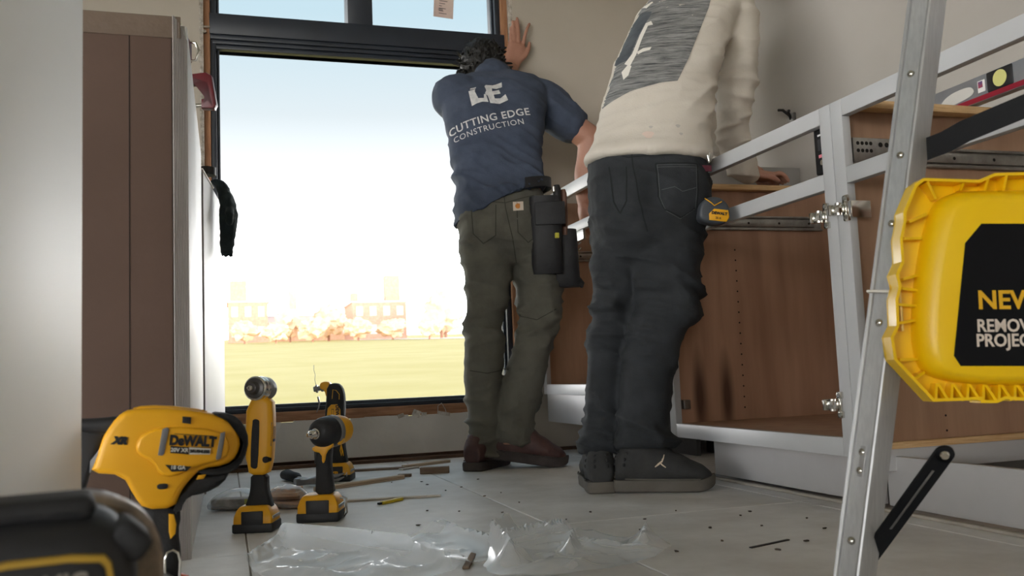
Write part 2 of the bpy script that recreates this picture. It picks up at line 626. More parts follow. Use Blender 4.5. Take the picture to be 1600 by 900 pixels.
m_brick = M('sunlit_brick', (212, 164, 142), (198, 148, 128), scale=3, rough=.9)  # brick, roof and pane colours paled to carry the washed-out glare
m_brick2 = M('sunlit_brick_pale', (228, 188, 164), (218, 176, 150), scale=3, rough=.9)
m_roof = M('roof_sheet', (222, 194, 184), rough=.8)
m_pane = M('far_window', (228, 214, 206), rough=.3)
def building(label, name, x0, x1, y0, depth, z1, mat, chim=(), gable=False, rows=2, cols=5):
    b = gz(y0)
    t = thing(name, label, 'building', ((x0 + x1) / 2, y0, b), group='far buildings')
    w = (x1 - x0) / 2
    h = z1 - b
    boxobj('wall', (-w, 0, -.8), (w, depth, h), mat, t)
    if gable:
        bm = B()
        vs = [bm.verts.new(p) for p in ((-w - .3, -.3, h), (w + .3, -.3, h), (w + .3, depth + .3, h), (-w - .3, depth + .3, h), (-w - .3, depth / 2, h + 1.4), (w + .3, depth / 2, h + 1.4))]
        for f in ((0, 1, 5, 4), (2, 3, 4, 5), (0, 4, 3), (1, 2, 5), (0, 3, 2, 1)):
            bm.faces.new([vs[i] for i in f])
        obj('roof', bm, m_roof, t, smooth=0)
    else:
        boxobj('roof', (-w - .2, -.2, h), (w + .2, depth + .2, h + .25), m_roof, t)
    for rr in range(rows):
        for cc in range(cols):
            xx = -w + (cc + .5) * 2 * w / cols
            zz = h * (rr + .55) / rows
            ww, hh = w / cols * .5, h / rows * .26
            f = boxobj('window', (xx - ww, -.08, zz - hh), (xx + ww, .02, zz + hh), m_roof, t)
            boxobj('pane', (xx - ww * .8, -.1, zz - hh * .85), (xx + ww * .8, -.081, zz + hh * .85), m_pane, f)
    for (cx, cw, ch) in chim:
        boxobj('chimney', (cx - cw, depth * .3, h - .2), (cx + cw, depth * .3 + 2 * cw, h + ch), mat, t)
    return t
building('salmon brick building with a stepped tower at the left edge of the view', 'brick_building', 0.3, 5.4, 126, 8, 11.2, m_brick, chim=((-1.2, 1.1, 3.2),), rows=2, cols=3)
building('long low brick building behind the meadow with one tall chimney', 'brick_building', 5.8, 17.5, 134, 9, 8.9, m_brick2, chim=((-2.2, .55, 5.6),), gable=True, rows=1, cols=7)
building('two-storey brick building with a square tower in the middle of the view', 'brick_building', 16.2, 23.5, 122, 9, 10.6, m_brick, chim=((2.3, 1.0, 4.0), (-3.0, .5, 1.6)), rows=2, cols=4)

m_bark = M('far_bark', (160, 120, 100), rough=.9)
m_leaf = M('washed_out_autumn_foliage', (222, 186, 158), (232, 200, 172), scale=1.2, rough=.95)  # reddish foliage with the outdoor glare mixed into its pale colour
def far_tree(label, x, y, h, r, seed):
    t = thing('autumn_tree', label, 'tree', (x, y, gz(y)), group='trees behind the meadow')
    bm = B()
    add_tube(bm, [(0, 0, -.4), (.1, 0, h * .3), (0, .1, h * .6)], [r * .09, r * .07, r * .04], 8)
    obj('trunk', bm, m_bark, t)
    bm = B()
    bmesh.ops.create_icosphere(bm, subdivisions=4, radius=1.0)
    for v in bm.verts:
        d = v.co.normalized()
        n = noise.fractal(d * 2.2 + Vector((seed, 0, 0)), 1.0, 2.0, 4)
        k = 1 + .45 * n
        v.co = Vector((d.x * r * k, d.y * r * k, d.z * h * .42 * k + h * .58))
    obj('crown', bm, m_leaf, t)
for i, (lab, x, y, h, r_) in enumerate((
        ('bare round tree standing beside the left brick building', 7.3, 112, 4.0, 1.5),
        ('small round tree in front of the long low building', 12.0, 113, 4.2, 1.9),
        ('round autumn tree right of the brick tower', 25.0, 108, 5.0, 2.0),
        ('wide autumn tree with a broken top near the gravel yard', 27.9, 118, 6.2, 2.2),
        ('tall autumn tree at the right end of the tree row', 34.6, 119, 7.0, 2.4),
        ('low bushy tree at the left end of the row', 2.0, 109, 2.6, 1.4),
        ('dumpy shrub between the left building and the bare round tree', 5.0, 99, 2.2, 1.2),
        ('low spreading tree in front of the middle of the long building', 9.6, 108, 2.8, 1.6),
        ('low shrub left of the brick tower building', 14.9, 108, 2.6, 1.5),
        ('low rounded shrub in front of the brick tower building', 19.0, 108, 2.4, 1.6),
        ('small shrub at the right foot of the brick tower building', 21.5, 99, 2.2, 1.1),
        ('low autumn tree partly behind the man at the window', 43.0, 121, 6.2, 2.7))):
    far_tree(lab, x, y, h, r_, i * 3.1)
# ---------------------------------------------------------------- base cabinets along the right wall
m_cab = M('grey_white_lacquer', (188, 189, 191), (184, 185, 187), scale=6, rough=0.42)
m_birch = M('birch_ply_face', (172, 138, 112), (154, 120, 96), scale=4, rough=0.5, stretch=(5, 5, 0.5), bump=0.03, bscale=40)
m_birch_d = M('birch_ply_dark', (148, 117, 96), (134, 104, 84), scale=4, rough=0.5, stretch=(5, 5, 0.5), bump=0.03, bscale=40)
m_plyedge = M('plywood_edge', (222, 188, 140), (196, 156, 108), scale=60, rough=0.7, stretch=(.3, 1, 6))
m_steel = M('zinc_steel', (168, 166, 162), (140, 138, 134), scale=30, rough=0.35, metal=0.9)
m_nickel = M('nickel', (215, 212, 205), rough=0.18, metal=1.0)
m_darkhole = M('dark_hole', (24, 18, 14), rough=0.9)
m_toe = M('toe_kick_board', (172, 170, 170), (182, 180, 180), scale=3, rough=0.5)
XF, XB = 1.25, 1.85

# flame figure on the middle cabinet's side: dark streaks that belong to the veneer
def flame_birch():
    m = bpy.data.materials.new('birch_ply_flame')
    m.use_nodes = True
    nt = m.node_tree
    b = nt.nodes['Principled BSDF']
    b.inputs['Roughness'].default_value = .5
    tc = nt.nodes.new('ShaderNodeTexCoord')
    mp = nt.nodes.new('ShaderNodeMapping')
    mp.inputs['Scale'].default_value = (5, 5, .5)
    n = nt.nodes.new('ShaderNodeTexNoise')
    n.inputs['Scale'].default_value = 4
    n.inputs['Detail'].default_value = 6
    r = nt.nodes.new('ShaderNodeValToRGB')
    r.color_ramp.elements[0].color = lin((176, 138, 112))
    r.color_ramp.elements[1].color = lin((154, 116, 92))
    r.color_ramp.elements[0].position = .35
    r.color_ramp.elements[1].position = .65
    nt.links.new(tc.outputs['Object'], mp.inputs[0])
    nt.links.new(mp.outputs[0], n.inputs['Vector'])
    nt.links.new(n.outputs[0], r.inputs[0])
    prev = r.outputs[0]
    for (cx, cz, wx, hz) in ((1.345, .225, .028, .15), (1.437, .225, .028, .15)):
        d = nt.nodes.new('ShaderNodeMapping')
        d.vector_type = 'POINT'
        d.inputs['Location'].default_value = (-cx / wx, 0, -cz / hz)
        d.inputs['Scale'].default_value = (1 / wx, 0, 1 / hz)
        nt.links.new(tc.outputs['Object'], d.inputs[0])
        n3 = nt.nodes.new('ShaderNodeTexNoise')
        n3.inputs['Scale'].default_value = 1.6
        n3.inputs['Detail'].default_value = 4
        nt.links.new(mp.outputs[0], n3.inputs['Vector'])
        ln = nt.nodes.new('ShaderNodeVectorMath')
        ln.operation = 'LENGTH'
        nt.links.new(d.outputs[0], ln.inputs[0])
        ad = nt.nodes.new('ShaderNodeMath')
        ad.operation = 'ADD'
        nt.links.new(ln.outputs['Value'], ad.inputs[0])
        nt.links.new(n3.outputs['Fac'], ad.inputs[1])
        mr = nt.nodes.new('ShaderNodeMapRange')
        mr.inputs[1].default_value = .75
        mr.inputs[2].default_value = 1.55
        mr.inputs[3].default_value = .92
        mr.inputs[4].default_value = 0
        nt.links.new(ad.outputs[0], mr.inputs[0])
        mx = nt.nodes.new('ShaderNodeMix')
        mx.data_type = 'RGBA'
        nt.links.new(mr.outputs[0], mx.inputs[0])
        nt.links.new(prev, mx.inputs[6])
        mx.inputs[7].default_value = lin((72, 46, 34))
        prev = mx.outputs[2]
    nt.links.new(prev, b.inputs['Base Color'])
    return m
m_flame = flame_birch()

def slide(parent, y, z, x0=1.275, x1=1.80):
    """Drawer slide: a zinc channel on a side panel whose inner face is at y (facing -y)."""
    bm = B()
    add_box(bm, (x0, y - .004, z - .022), (x1, y - .0003, z + .022))
    add_box(bm, (x0, y - .0125, z + .016), (x1, y - .004, z + .022), .001)
    add_box(bm, (x0, y - .0125, z - .022), (x1, y - .004, z - .016), .001)
    s = obj('drawer_slide', bm, m_steel, parent)
    bm = B()
    add_box(bm, (x0 + .01, y - .0115, z - .011), (x1 - .03, y - .0055, z + .011), .001)
    obj('slide_runner', bm, m_steel, s)
    bm = B()
    for k in range(5):
        xx = x0 + .05 + k * (x1 - x0 - .1) / 4
        add_cyl(bm, (xx, y - .0117, z), (xx, y - .0114, z), .004, n=8)
    obj('screw_holes', bm, m_darkhole, s)['kind'] = 'stuff'

def pin_holes(parent, y, x, z0, z1, step):
    bm = B()
    z = z0
    while z <= z1:
        add_cyl(bm, (x, y - .0004, z), (x, y + .004, z), .0026, n=10)
        z += step
    obj('shelf_pin_holes', bm, m_darkhole, parent)['kind'] = 'stuff'

def hinge(parent, y, z, flip=1):
    """Compact face-frame hinge: plate with two screw ears, cup arm and end clip; built on the frame edge at x=XF."""
    h = boxobj('hinge', (XF - .006, y - .007, z - .026), (XF - .0005, y + .007, z + .026), m_nickel, parent, .0015)
    for z0_ in (.013, -.028):
        boxobj('screw_ear', (XF - .0075, y - .0115, z + z0_), (XF - .0006, y + .0035, z + z0_ + .015), m_nickel, h, .002)
    for dz in (.0205, -.0205):
        cylobj('screw', (XF - .0092, y - .004, z + dz), (XF - .0074, y - .004, z + dz), .0042, m_steel, h, n=12)
    bm = B()
    add_box(bm, (XF - .020, y + .001, z - .009), (XF - .005, y + .026, z + .009), .003)
    add_cyl(bm, (XF - .013, y + .010, z - .013), (XF - .013, y + .010, z + .013), .007, n=14)
    add_box(bm, (XF - .024, y + .022, z - .012), (XF - .008, y + .033, z + .012), .003)
    obj('hinge_arm', bm, m_nickel, h)
    return h

def cabinet(label, y0, y1, z0, z1, bottom=True, near_side=True, far_side=True, midz=(.69, .725), side_far_mat=None, bot=(.116, .155), toprail=.037, far_stile=True, near_stile=True, base_z=None):
    t = thing('base_cabinet', label, 'cabinet', (0, 0, 0), group='base cabinets along the right wall')
    st = .038
    fx = (XF, XF + .02)
    b0 = bot[0] if bottom else base_z
    if near_stile:
        boxobj('stile', (fx[0], y0 + .0008, b0), (fx[1], y0 + st, z1), m_cab, t, .0012)
    if far_stile:
        boxobj('stile', (fx[0], y1 - st, b0), (fx[1], y1 - .0008, z1), m_cab, t, .0012)
    ra, rb = y0 + (st + .0002 if near_stile else 0), y1 - (st + .0002 if far_stile else 0)
    boxobj('top_rail', (fx[0] + .0002, ra, z1 - toprail), (fx[1], rb, z1), m_cab, t, .0012)
    boxobj('middle_rail', (fx[0] + .0002, ra, midz[0]), (fx[1], rb, midz[1]), m_cab, t, .0012)
    if bottom:
        boxobj('bottom_rail', (fx[0] + .0002, ra, bot[0]), (fx[1], rb, bot[1]), m_cab, t, .0012)
        boxobj('bottom_panel', (fx[1] + .0005, y0 + .016, bot[1] - .016), (XB - .008, y1 - .016, bot[1] - .001), m_birch, t)
    if near_side:
        boxobj('side_panel', (fx[1] + .0003, y0 + .001, b0), (XB, y0 + .0155, z1 - .001), m_birch, t)
    if far_side:
        boxobj('side_panel', (fx[1] + .0003, y1 - .0155, b0), (XB, y1 - .001, z1 - .001), side_far_mat or m_birch, t)
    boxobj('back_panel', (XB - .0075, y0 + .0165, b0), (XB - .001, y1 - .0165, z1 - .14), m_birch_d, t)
    return t

# middle cabinet
cm = cabinet('open grey-white base cabinet the man in the white shirt leans over', 1.62, 2.45, .116, .872, side_far_mat=m_flame)
boxobj('stretcher', (1.272, 2.405, .853), (1.80, 2.4335, .869), m_plyedge, cm, .001)
slide(cm, 2.434, .752, 1.275, 1.81)
pin_holes(cm, 2.4345, 1.495, .19, .70, .032)
boxobj('toe_kick', (1.325, 1.64, .012), (1.34, 2.335, .1155), m_toe, cm, .001)
hinge(cm, 1.655, .632)
hinge(cm, 1.655, .225)
bm = B()
add_box(bm, (1.278, 2.41, .195), (1.30, 2.434, .222), .002)
obj('corner_bracket', bm, m_steel, cm)

# near cabinet: no deck, its far side shows a ply edge and a grey cleat
cn = cabinet('nearest open base cabinet behind the ladder, without a bottom rail', .74, 1.62, .116, .872, bottom=False, base_z=.116, near_side=True, far_side=False)
boxobj('side_panel', (1.2703, 1.6045, .145), (XB, 1.619, .871), m_birch, cn)
boxobj('ply_edge_strip', (1.272, 1.588, .131), (XB, 1.6042, .1445), m_plyedge, cn, .001)
boxobj('cleat', (1.271, 1.590, .086), (XB, 1.6042, .1308), m_cab, cn, .001)
boxobj('stretcher', (1.272, 1.572, .853), (1.80, 1.6042, .870), m_plyedge, cn, .001)
slide(cn, 1.6042, .755, 1.275, 1.82)
bm = B()
add_box(bm, (1.275, 1.584, .737), (1.385, 1.5915, .790), .001)
sb = obj('slide_bracket', bm, m_steel, cn)
bm = B()
for k in range(4):
    add_cyl(bm, (1.287 + k * .011, 1.5836, .778), (1.287 + k * .011, 1.5842, .778), .0042, n=10)
    add_cyl(bm, (1.287 + k * .011, 1.5836, .762), (1.287 + k * .011, 1.5842, .762), .0042, n=10)
for k in range(2):
    add_cyl(bm, (1.345 + k * .016, 1.5836, .776), (1.345 + k * .016, 1.5842, .776), .0055, n=10)
obj('bracket_holes', bm, m_darkhole, sb)['kind'] = 'stuff'
pin_holes(cn, 1.6048, 1.475, .16, .62, .032)
hg = hinge(cn, 1.588, .637)
boxobj('hinge_wing', (1.2515, 1.5745, .616), (1.30, 1.5785, .652), m_nickel, cn, .001)
boxobj('toe_kick', (1.325, .76, .012), (1.34, 1.62, .1155), m_toe, cn, .001)
boxobj('floor_strip', (1.309, .72, 0), (1.3245, 2.345, .007), M('grey_shoe_strip', (176, 168, 156), (158, 150, 138), scale=20, rough=.7), cm, .002)

# far cabinet by the window: taller, with a deep apron under a white bottom rail
cf = cabinet('raised base cabinet in the corner by the window with a deep grey apron', 2.93, 3.565, .23, 1.03, midz=(.838, .873), bot=(.230, .270), toprail=.045)
boxobj('apron', (1.2575, 2.935, .119), (1.272, 3.53, .2295), m_toe, cf, .001)
boxobj('apron_end', (1.2575, 3.531, .119), (1.266, 3.545, .2295), m_cab, cf, .001)
boxobj('toe_kick', (1.60, 2.94, 0), (1.615, 3.53, .2295), M('shaded_toe_board', (58, 56, 54), (48, 46, 45), scale=6, rough=.7), cf)  # shade of the toe recess is painted into this dark board
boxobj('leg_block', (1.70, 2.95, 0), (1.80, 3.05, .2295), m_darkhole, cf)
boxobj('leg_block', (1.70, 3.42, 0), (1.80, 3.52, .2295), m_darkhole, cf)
slide(cf, 3.549, .80, 1.275, 1.8)
for yy_ in (2.945,):
    boxobj('slide_bracket', (1.252, 3.06, .800), (1.262, 3.20, .8375), m_steel, cf, .001)

# loose panel standing in the gap between the cabinets
lp = tag(boxobj('melamine_panel', (1.50, 2.60, 0), (1.868, 2.618, .975), M('grey_melamine', (150, 148, 144), (156, 154, 150), scale=5, rough=.5), bev=.001),
         'grey melamine panel standing upright in the gap behind the middle cabinet', 'panel')
# the middle cabinet's own worktop helpers: level, black case, wire stub
lv = thing('spirit_level', 'grey box level with a red edge lying across the nearest cabinet', 'level', (1.60, 1.70, .872), (0, 0, math.radians(-90)))
m_lv = M('anodised_grey', (150, 152, 156), (140, 142, 146), scale=9, rough=.35, metal=.5)
m_red = M('crimson_lacquer', (138, 18, 42), rough=.4)
bm = B()
# side profile with hand slots: outline in (x, z), x runs along the level towards the camera side
L, H = 1.0, .058
add_slab(bm, [(0, 0), (L, 0), (L, H), (0, H)], -.012, .012, .002, 2)
bod = obj('body', bm, m_lv, lv)
bm = B()
for s in (-1, 1):
    add_box(bm, (.0, -.0135 if s < 0 else .0121, .0015), (L, -.0121 if s < 0 else .0135, .0125))
obj('red_stripe', bm, m_red, bod)
bm = B()
add_slab(bm, [(.035, .018), (.045, .032), (.07, .042), (.11, .044), (.135, .040), (.14, .022), (.10, .016), (.05, .014)], -.0128, .0128, 0, sm=2)
obj('hand_hole', bm, M('pale_slot', (196, 194, 188), rough=.7), bod)
bm = B()
add_box(bm, (.175, -.0142, .012), (.245, .0142, .0575), .004)
vb = obj('vial_block', bm, M('matte_black', (22, 22, 24), rough=.5), bod)
bm = B()
add_cyl(bm, (.212, -.0152, .035), (.212, -.0142, .035), .018, n=24)
obj('vial', bm, M('vial_yellow', (206, 204, 130), rough=.2), bod)
boxobj('sticker', (.150, -.0128, .020), (.170, -.0121, .046), M('white_sticker', (225, 222, 220), rough=.5), bod)
boxobj('sticker_stripes', (.152, -.0134, .030), (.164, -.0129, .044), M('sticker_red', (170, 60, 66), (70, 70, 120), scale=60, rough=.5), bod)

kc = thing('bit_case', 'black bit case with a pink stripe hooked inside the middle cabinet frame', 'case', (1.2715, 1.6358, .735))
m_blk = M('matte_black', (22, 22, 24), rough=.5)
boxobj('body', (0, .0, 0), (.055, .075, .125), m_blk, kc, .003)
boxobj('rib', (.004, .0752, .0), (.008, .077, .125), M('grey_line', (170, 172, 176), rough=.5), kc)
boxobj('pink_stripe', (-.0008, .01, .036), (-.0001, .06, .043), M('pink_stripe', (222, 130, 144), rough=.5), kc)
boxobj('white_stripe', (-.0008, .01, .085), (-.0001, .06, .089), M('white_line', (225, 225, 228), rough=.5), kc)
cylobj('stud', (-.003, .048, .024), (0, .048, .024), .006, m_nickel, kc, n=14)
bm = B()
add_box(bm, (-.002, .02, .10), (0, .055, .112), .001)
add_box(bm, (-.002, .03, .052), (0, .06, .078), .001)
obj('latch', bm, M('dark_grey_plastic', (58, 60, 64), rough=.5), kc)

ws = thing('wall_clip', 'small dark metal clip fixed to the wall above the middle cabinet', 'clip', (1.87, 2.62, 1.14))
bm = B()
add_box(bm, (-.012, -.02, -.03), (-.0005, .02, .03), .002)
obj('plate', bm, m_steel, ws)
bm = B()
add_tube(bm, [(-.008, .0, .02), (-.03, .012, .045), (-.035, .03, .05)], .005, 8)
add_tube(bm, [(-.008, .0, .01), (-.03, -.016, .035), (-.035, -.03, .03)], .005, 8)
add_tube(bm, [(-.008, .0, -.02), (-.03, .012, -.05)], .005, 8)
obj('prong', bm, M('dark_metal', (60, 60, 62), rough=.4, metal=.7), ws)
# ---------------------------------------------------------------- people
m_skin = M('skin', (172, 126, 106), (160, 114, 95), scale=14, rough=0.55, bump=0.03, bscale=160)
m_navy = M('navy_cotton', (56, 65, 82), (65, 74, 92), scale=18, rough=0.9, bump=0.15, bscale=220)
m_olive = M('olive_canvas', (86, 84, 76), (98, 96, 86), scale=16, rough=0.9, bump=0.15, bscale=260)
m_jean = M('black_denim', (27, 30, 33), (42, 45, 49), scale=9, rough=0.88, bump=0.2, bscale=320)
m_white = M('offwhite_cotton', (208, 201, 190), (198, 190, 178), scale=6, rough=0.9, bump=0.12, bscale=200)
m_boot = M('brown_boot_leather', (66, 42, 40), (82, 54, 50), scale=24, rough=0.6, bump=0.1, bscale=80)
m_bootsole = M('boot_sole', (70, 62, 60), (54, 48, 46), scale=20, rough=0.85)
m_sneak = M('black_nubuck', (42, 42, 42), (52, 51, 50), scale=20, rough=0.8, bump=0.1, bscale=160)
m_snsole = M('sneaker_sole', (98, 92, 84), (86, 81, 74), scale=14, rough=0.75)
m_hair = M('dark_hair', (12, 11, 11), (27, 24, 22), scale=40, rough=0.6, stretch=(1, 1, .25), bump=0.6, bscale=120)
m_print = M('shirt_print_white', (214, 214, 212), (188, 188, 190), scale=60, rough=0.85)

U = Vector((0.9545, -0.2984, 0)).normalized()
W = Vector((0.2984, 0.9545, 0)).normalized()
ZZ = Vector((0, 0, 1))

def body_rings(bm, rows, dr, k=1.0, n=28, tilt=None, power=2.3, off=0.0):
    """rows (x,y,z,halfwidth); dr depth ratio or list; horizontal slices; tilt: dz per metre to the right, per row."""
    rings = []
    for i, (x, y, z, hw) in enumerate(rows):
        d = dr[i] if isinstance(dr, (list, tuple)) else dr
        r = ring((x, y, z), U, W, hw * k + off, (hw * d) * k + off, n=n, power=power)
        if tilt and i < len(tilt):
            c = Vector((x, y, z))
            r = [p + ZZ * (tilt[i] * (p - c).dot(U)) for p in r]
        rings.append(r)
    add_rings(bm, rings)

def limb(bm, pts, rs, n=18, sub=5):
    """Tapering limb through the joints, smoothly interpolated."""
    P = [Vector(p) for p in pts]
    out, rr = [], []
    for i in range(len(P) - 1):
        p0, p1, p2, p3 = P[max(i - 1, 0)], P[i], P[i + 1], P[min(i + 2, len(P) - 1)]
        for s in range(sub):
            t = s / sub
            out.append(0.5 * ((2 * p1) + (p2 - p0) * t + (2 * p0 - 5 * p1 + 4 * p2 - p3) * t * t + (-p0 + 3 * p1 - 3 * p2 + p3) * t ** 3))
            rr.append(rs[i] * (1 - t) + rs[i + 1] * t)
    out.append(P[-1]); rr.append(rs[-1])
    add_tube(bm, out, rr, n)
    for p, r in ((P[0], rs[0]), (P[-1], rs[-1])):
        bmesh.ops.create_uvsphere(bm, u_segments=12, v_segments=8, radius=r * .98, matrix=Matrix.Translation(p))

def blob(bm, c, axes, radii, n=16):
    m = Matrix((( axes[0].x, axes[1].x, axes[2].x), (axes[0].y, axes[1].y, axes[2].y), (axes[0].z, axes[1].z, axes[2].z)))
    g = bmesh.ops.create_uvsphere(bm, u_segments=n, v_segments=n * 3 // 4, radius=1)
    for v in g['verts']:
        v.co = Vector(c) + m @ Vector((v.co.x * radii[0], v.co.y * radii[1], v.co.z * radii[2]))

def head_pieces(bm, c, fwd, up):
    """Skull, jaw, nose, brow, lips and ears at c, facing fwd."""
    f = Vector(fwd).normalized()
    s = f.cross(Vector(up)).normalized()
    u = s.cross(f).normalized()
    A = (s, f, u)
    C = Vector(c)
    blob(bm, C + u * .025 - f * .01, A, (.075, .095, .09))
    blob(bm, C - u * .045 + f * .028, A, (.056, .064, .072))
    blob(bm, C - u * .092 + f * .062, A, (.028, .026, .022))
    blob(bm, C - u * .018 + f * .097, A, (.012, .017, .026))
    blob(bm, C - u * .034 + f * .104, A, (.016, .013, .010))
    blob(bm, C + u * .022 + f * .079, A, (.052, .014, .010))
    for sg in (-1, 1):
        blob(bm, C + s * (.076 * sg) - u * .012 - f * .004, A, (.008, .017, .030))
        blob(bm, C + s * (.040 * sg) - u * .022 + f * .066, A, (.022, .02, .02))
    blob(bm, C - u * .060 + f * .088, A, (.023, .009, .005))
    blob(bm, C - u * .069 + f * .087, A, (.020, .009, .006))
    return s, f, u

def eyes(parent, c, s, f, u):
    for sg in (-1, 1):
        bm = B()
        blob(bm, Vector(c) + s * (.032 * sg) + u * .002 + f * .077, (s, f, u), (.012, .010, .009), 12)
        e = obj('eye', bm, M('eye_white', (226, 222, 216), rough=.2), parent)
        bm = B()
        blob(bm, Vector(c) + s * (.032 * sg) + u * .002 + f * .0845, (s, f, u), (.0055, .004, .0055), 10)
        obj('iris', bm, M('iris_brown', (52, 34, 24), rough=.15), e)

def finger(bm, pts, r=.0088):
    pts = [Vector(p) for p in pts]
    n = len(pts)
    limb(bm, pts, [r * (1 - .22 * i / (n - 1)) for i in range(n)], n=10, sub=3)

def hair_shell(c, s, f, u, seed, cover):
    """Hair over skull; cover(d_f, d_s, d_u) -> True where hair grows."""
    bm = B()
    bmesh.ops.create_icosphere(bm, subdivisions=5, radius=1)
    kill = []
    for v in bm.verts:
        d = v.co.normalized()
        lf, ls, lu = d.y, d.x, d.z
        n = noise.fractal(Vector((ls * 5, lf * 5, lu * 2.2)) + Vector((seed, 0, 0)), 1, 2, 5)
        n2 = noise.noise(Vector((ls * 14, lf * 14, lu * 5)) + Vector((seed, 3, 0)))
        k = 1.0 + .085 * n + .05 * n2
        p = s * (ls * .089 * k) + f * (lf * .108 * k) + u * (lu * .106 * k)
        if lu < -.1:
            p += u * (-.012 * abs(n2))
        v.co = Vector(c) + u * .022 - f * .014 + p
        if not cover(lf, ls, lu):
            kill.append(v)
    bmesh.ops.delete(bm, geom=kill, context='VERTS')
    bmesh.ops.solidify(bm, geom=bm.faces[:], thickness=.006)
    return bm

def locks(bm, c, s, f, u, n, rnd, lo, hi, r0=.005, side=None):
    """Curled locks around the edge of the hair."""
    for i in range(n):
        a = rnd.uniform(0, 2 * math.pi) if side is None else rnd.uniform(*side)
        e = rnd.uniform(lo, hi)
        d = (s * math.cos(a) - f * math.sin(a)) * math.cos(e) + u * math.sin(e)
        p = Vector(c) + u * .022 - f * .014 + Vector(d) * .098
        t = (u * rnd.uniform(-1, .3) + s * rnd.uniform(-.6, .6) - f * rnd.uniform(-.2, .6)).normalized()
        q = [p - d * .016, p - d * .004 + t * .008, p + t * .018 + d * .001, p + t * .026 - d * .001]
        add_tube(bm, q, [r0, r0 * 1.1, r0 * .8, r0 * .2], 6)

def folds(me, fn):
    """Push vertices along their normals by fn(co, normal)."""
    nr = [v.normal.copy() for v in me.vertices]
    co = [v.co.copy() for v in me.vertices]
    for i, v in enumerate(me.vertices):
        v.co = co[i] + nr[i] * fn(co[i], nr[i])
    me.update()

def ridge(p, sx, sy, sz, seed=0.0):
    n = noise.noise(Vector((p.x * sx + seed, p.y * sy - seed, p.z * sz + seed * .7)))
    return 1 - 2 * abs(n)

def add_skin_mesh(name, me, mat, parent):
    me.name = name
    me.materials.clear()
    me.materials.append(mat)
    o = bpy.data.objects.new(name, me)
    COL.objects.link(o)
    o.parent = parent
    return o

def conform(me_src, bvh, origin, u, v, d, lift=.0016, arc=0.0, clip=False):
    """Lay a flat xy mesh onto a garment: plane at origin with axes u, v; cast along d."""
    bm = bmesh.new()
    bm.from_mesh(me_src)
    bmesh.ops.triangulate(bm, faces=bm.faces[:])
    bmesh.ops.subdivide_edges(bm, edges=[e for e in bm.edges if e.calc_length() > .012], cuts=2, use_grid_fill=False)
    bmesh.ops.triangulate(bm, faces=bm.faces[:])
    o, u, v, d = Vector(origin), Vector(u), Vector(v), Vector(d).normalized()
    gone = []
    for w in bm.verts:
        x, y = w.co.x, w.co.y
        y += arc * x * x
        p = o + u * x + v * y
        hit, nrm, _, _ = bvh.ray_cast(p - d * .6, d)
        if hit is None or (clip and abs(nrm.dot(d)) < .12):
            gone.append(w)
            if hit is None:
                hit, nrm, _, _ = bvh.find_nearest(p)
        w.co = hit - d * lift
    if clip:
        bmesh.ops.delete(bm, geom=gone, context='VERTS')
    return bm

def flat_mesh(polys):
    bm = B()
    for pl in polys:
        vs = [bm.verts.new((x, y, 0)) for x, y in pl]
        bm.faces.new(vs)
    bmesh.ops.triangulate(bm, faces=bm.faces[:])
    me = bpy.data.meshes.new('flat')
    bm.to_mesh(me)
    bm.free()
    return me

def flat_text(s, size, **kw):
    me = text_mesh(s, size, depth=0, **kw)
    return me

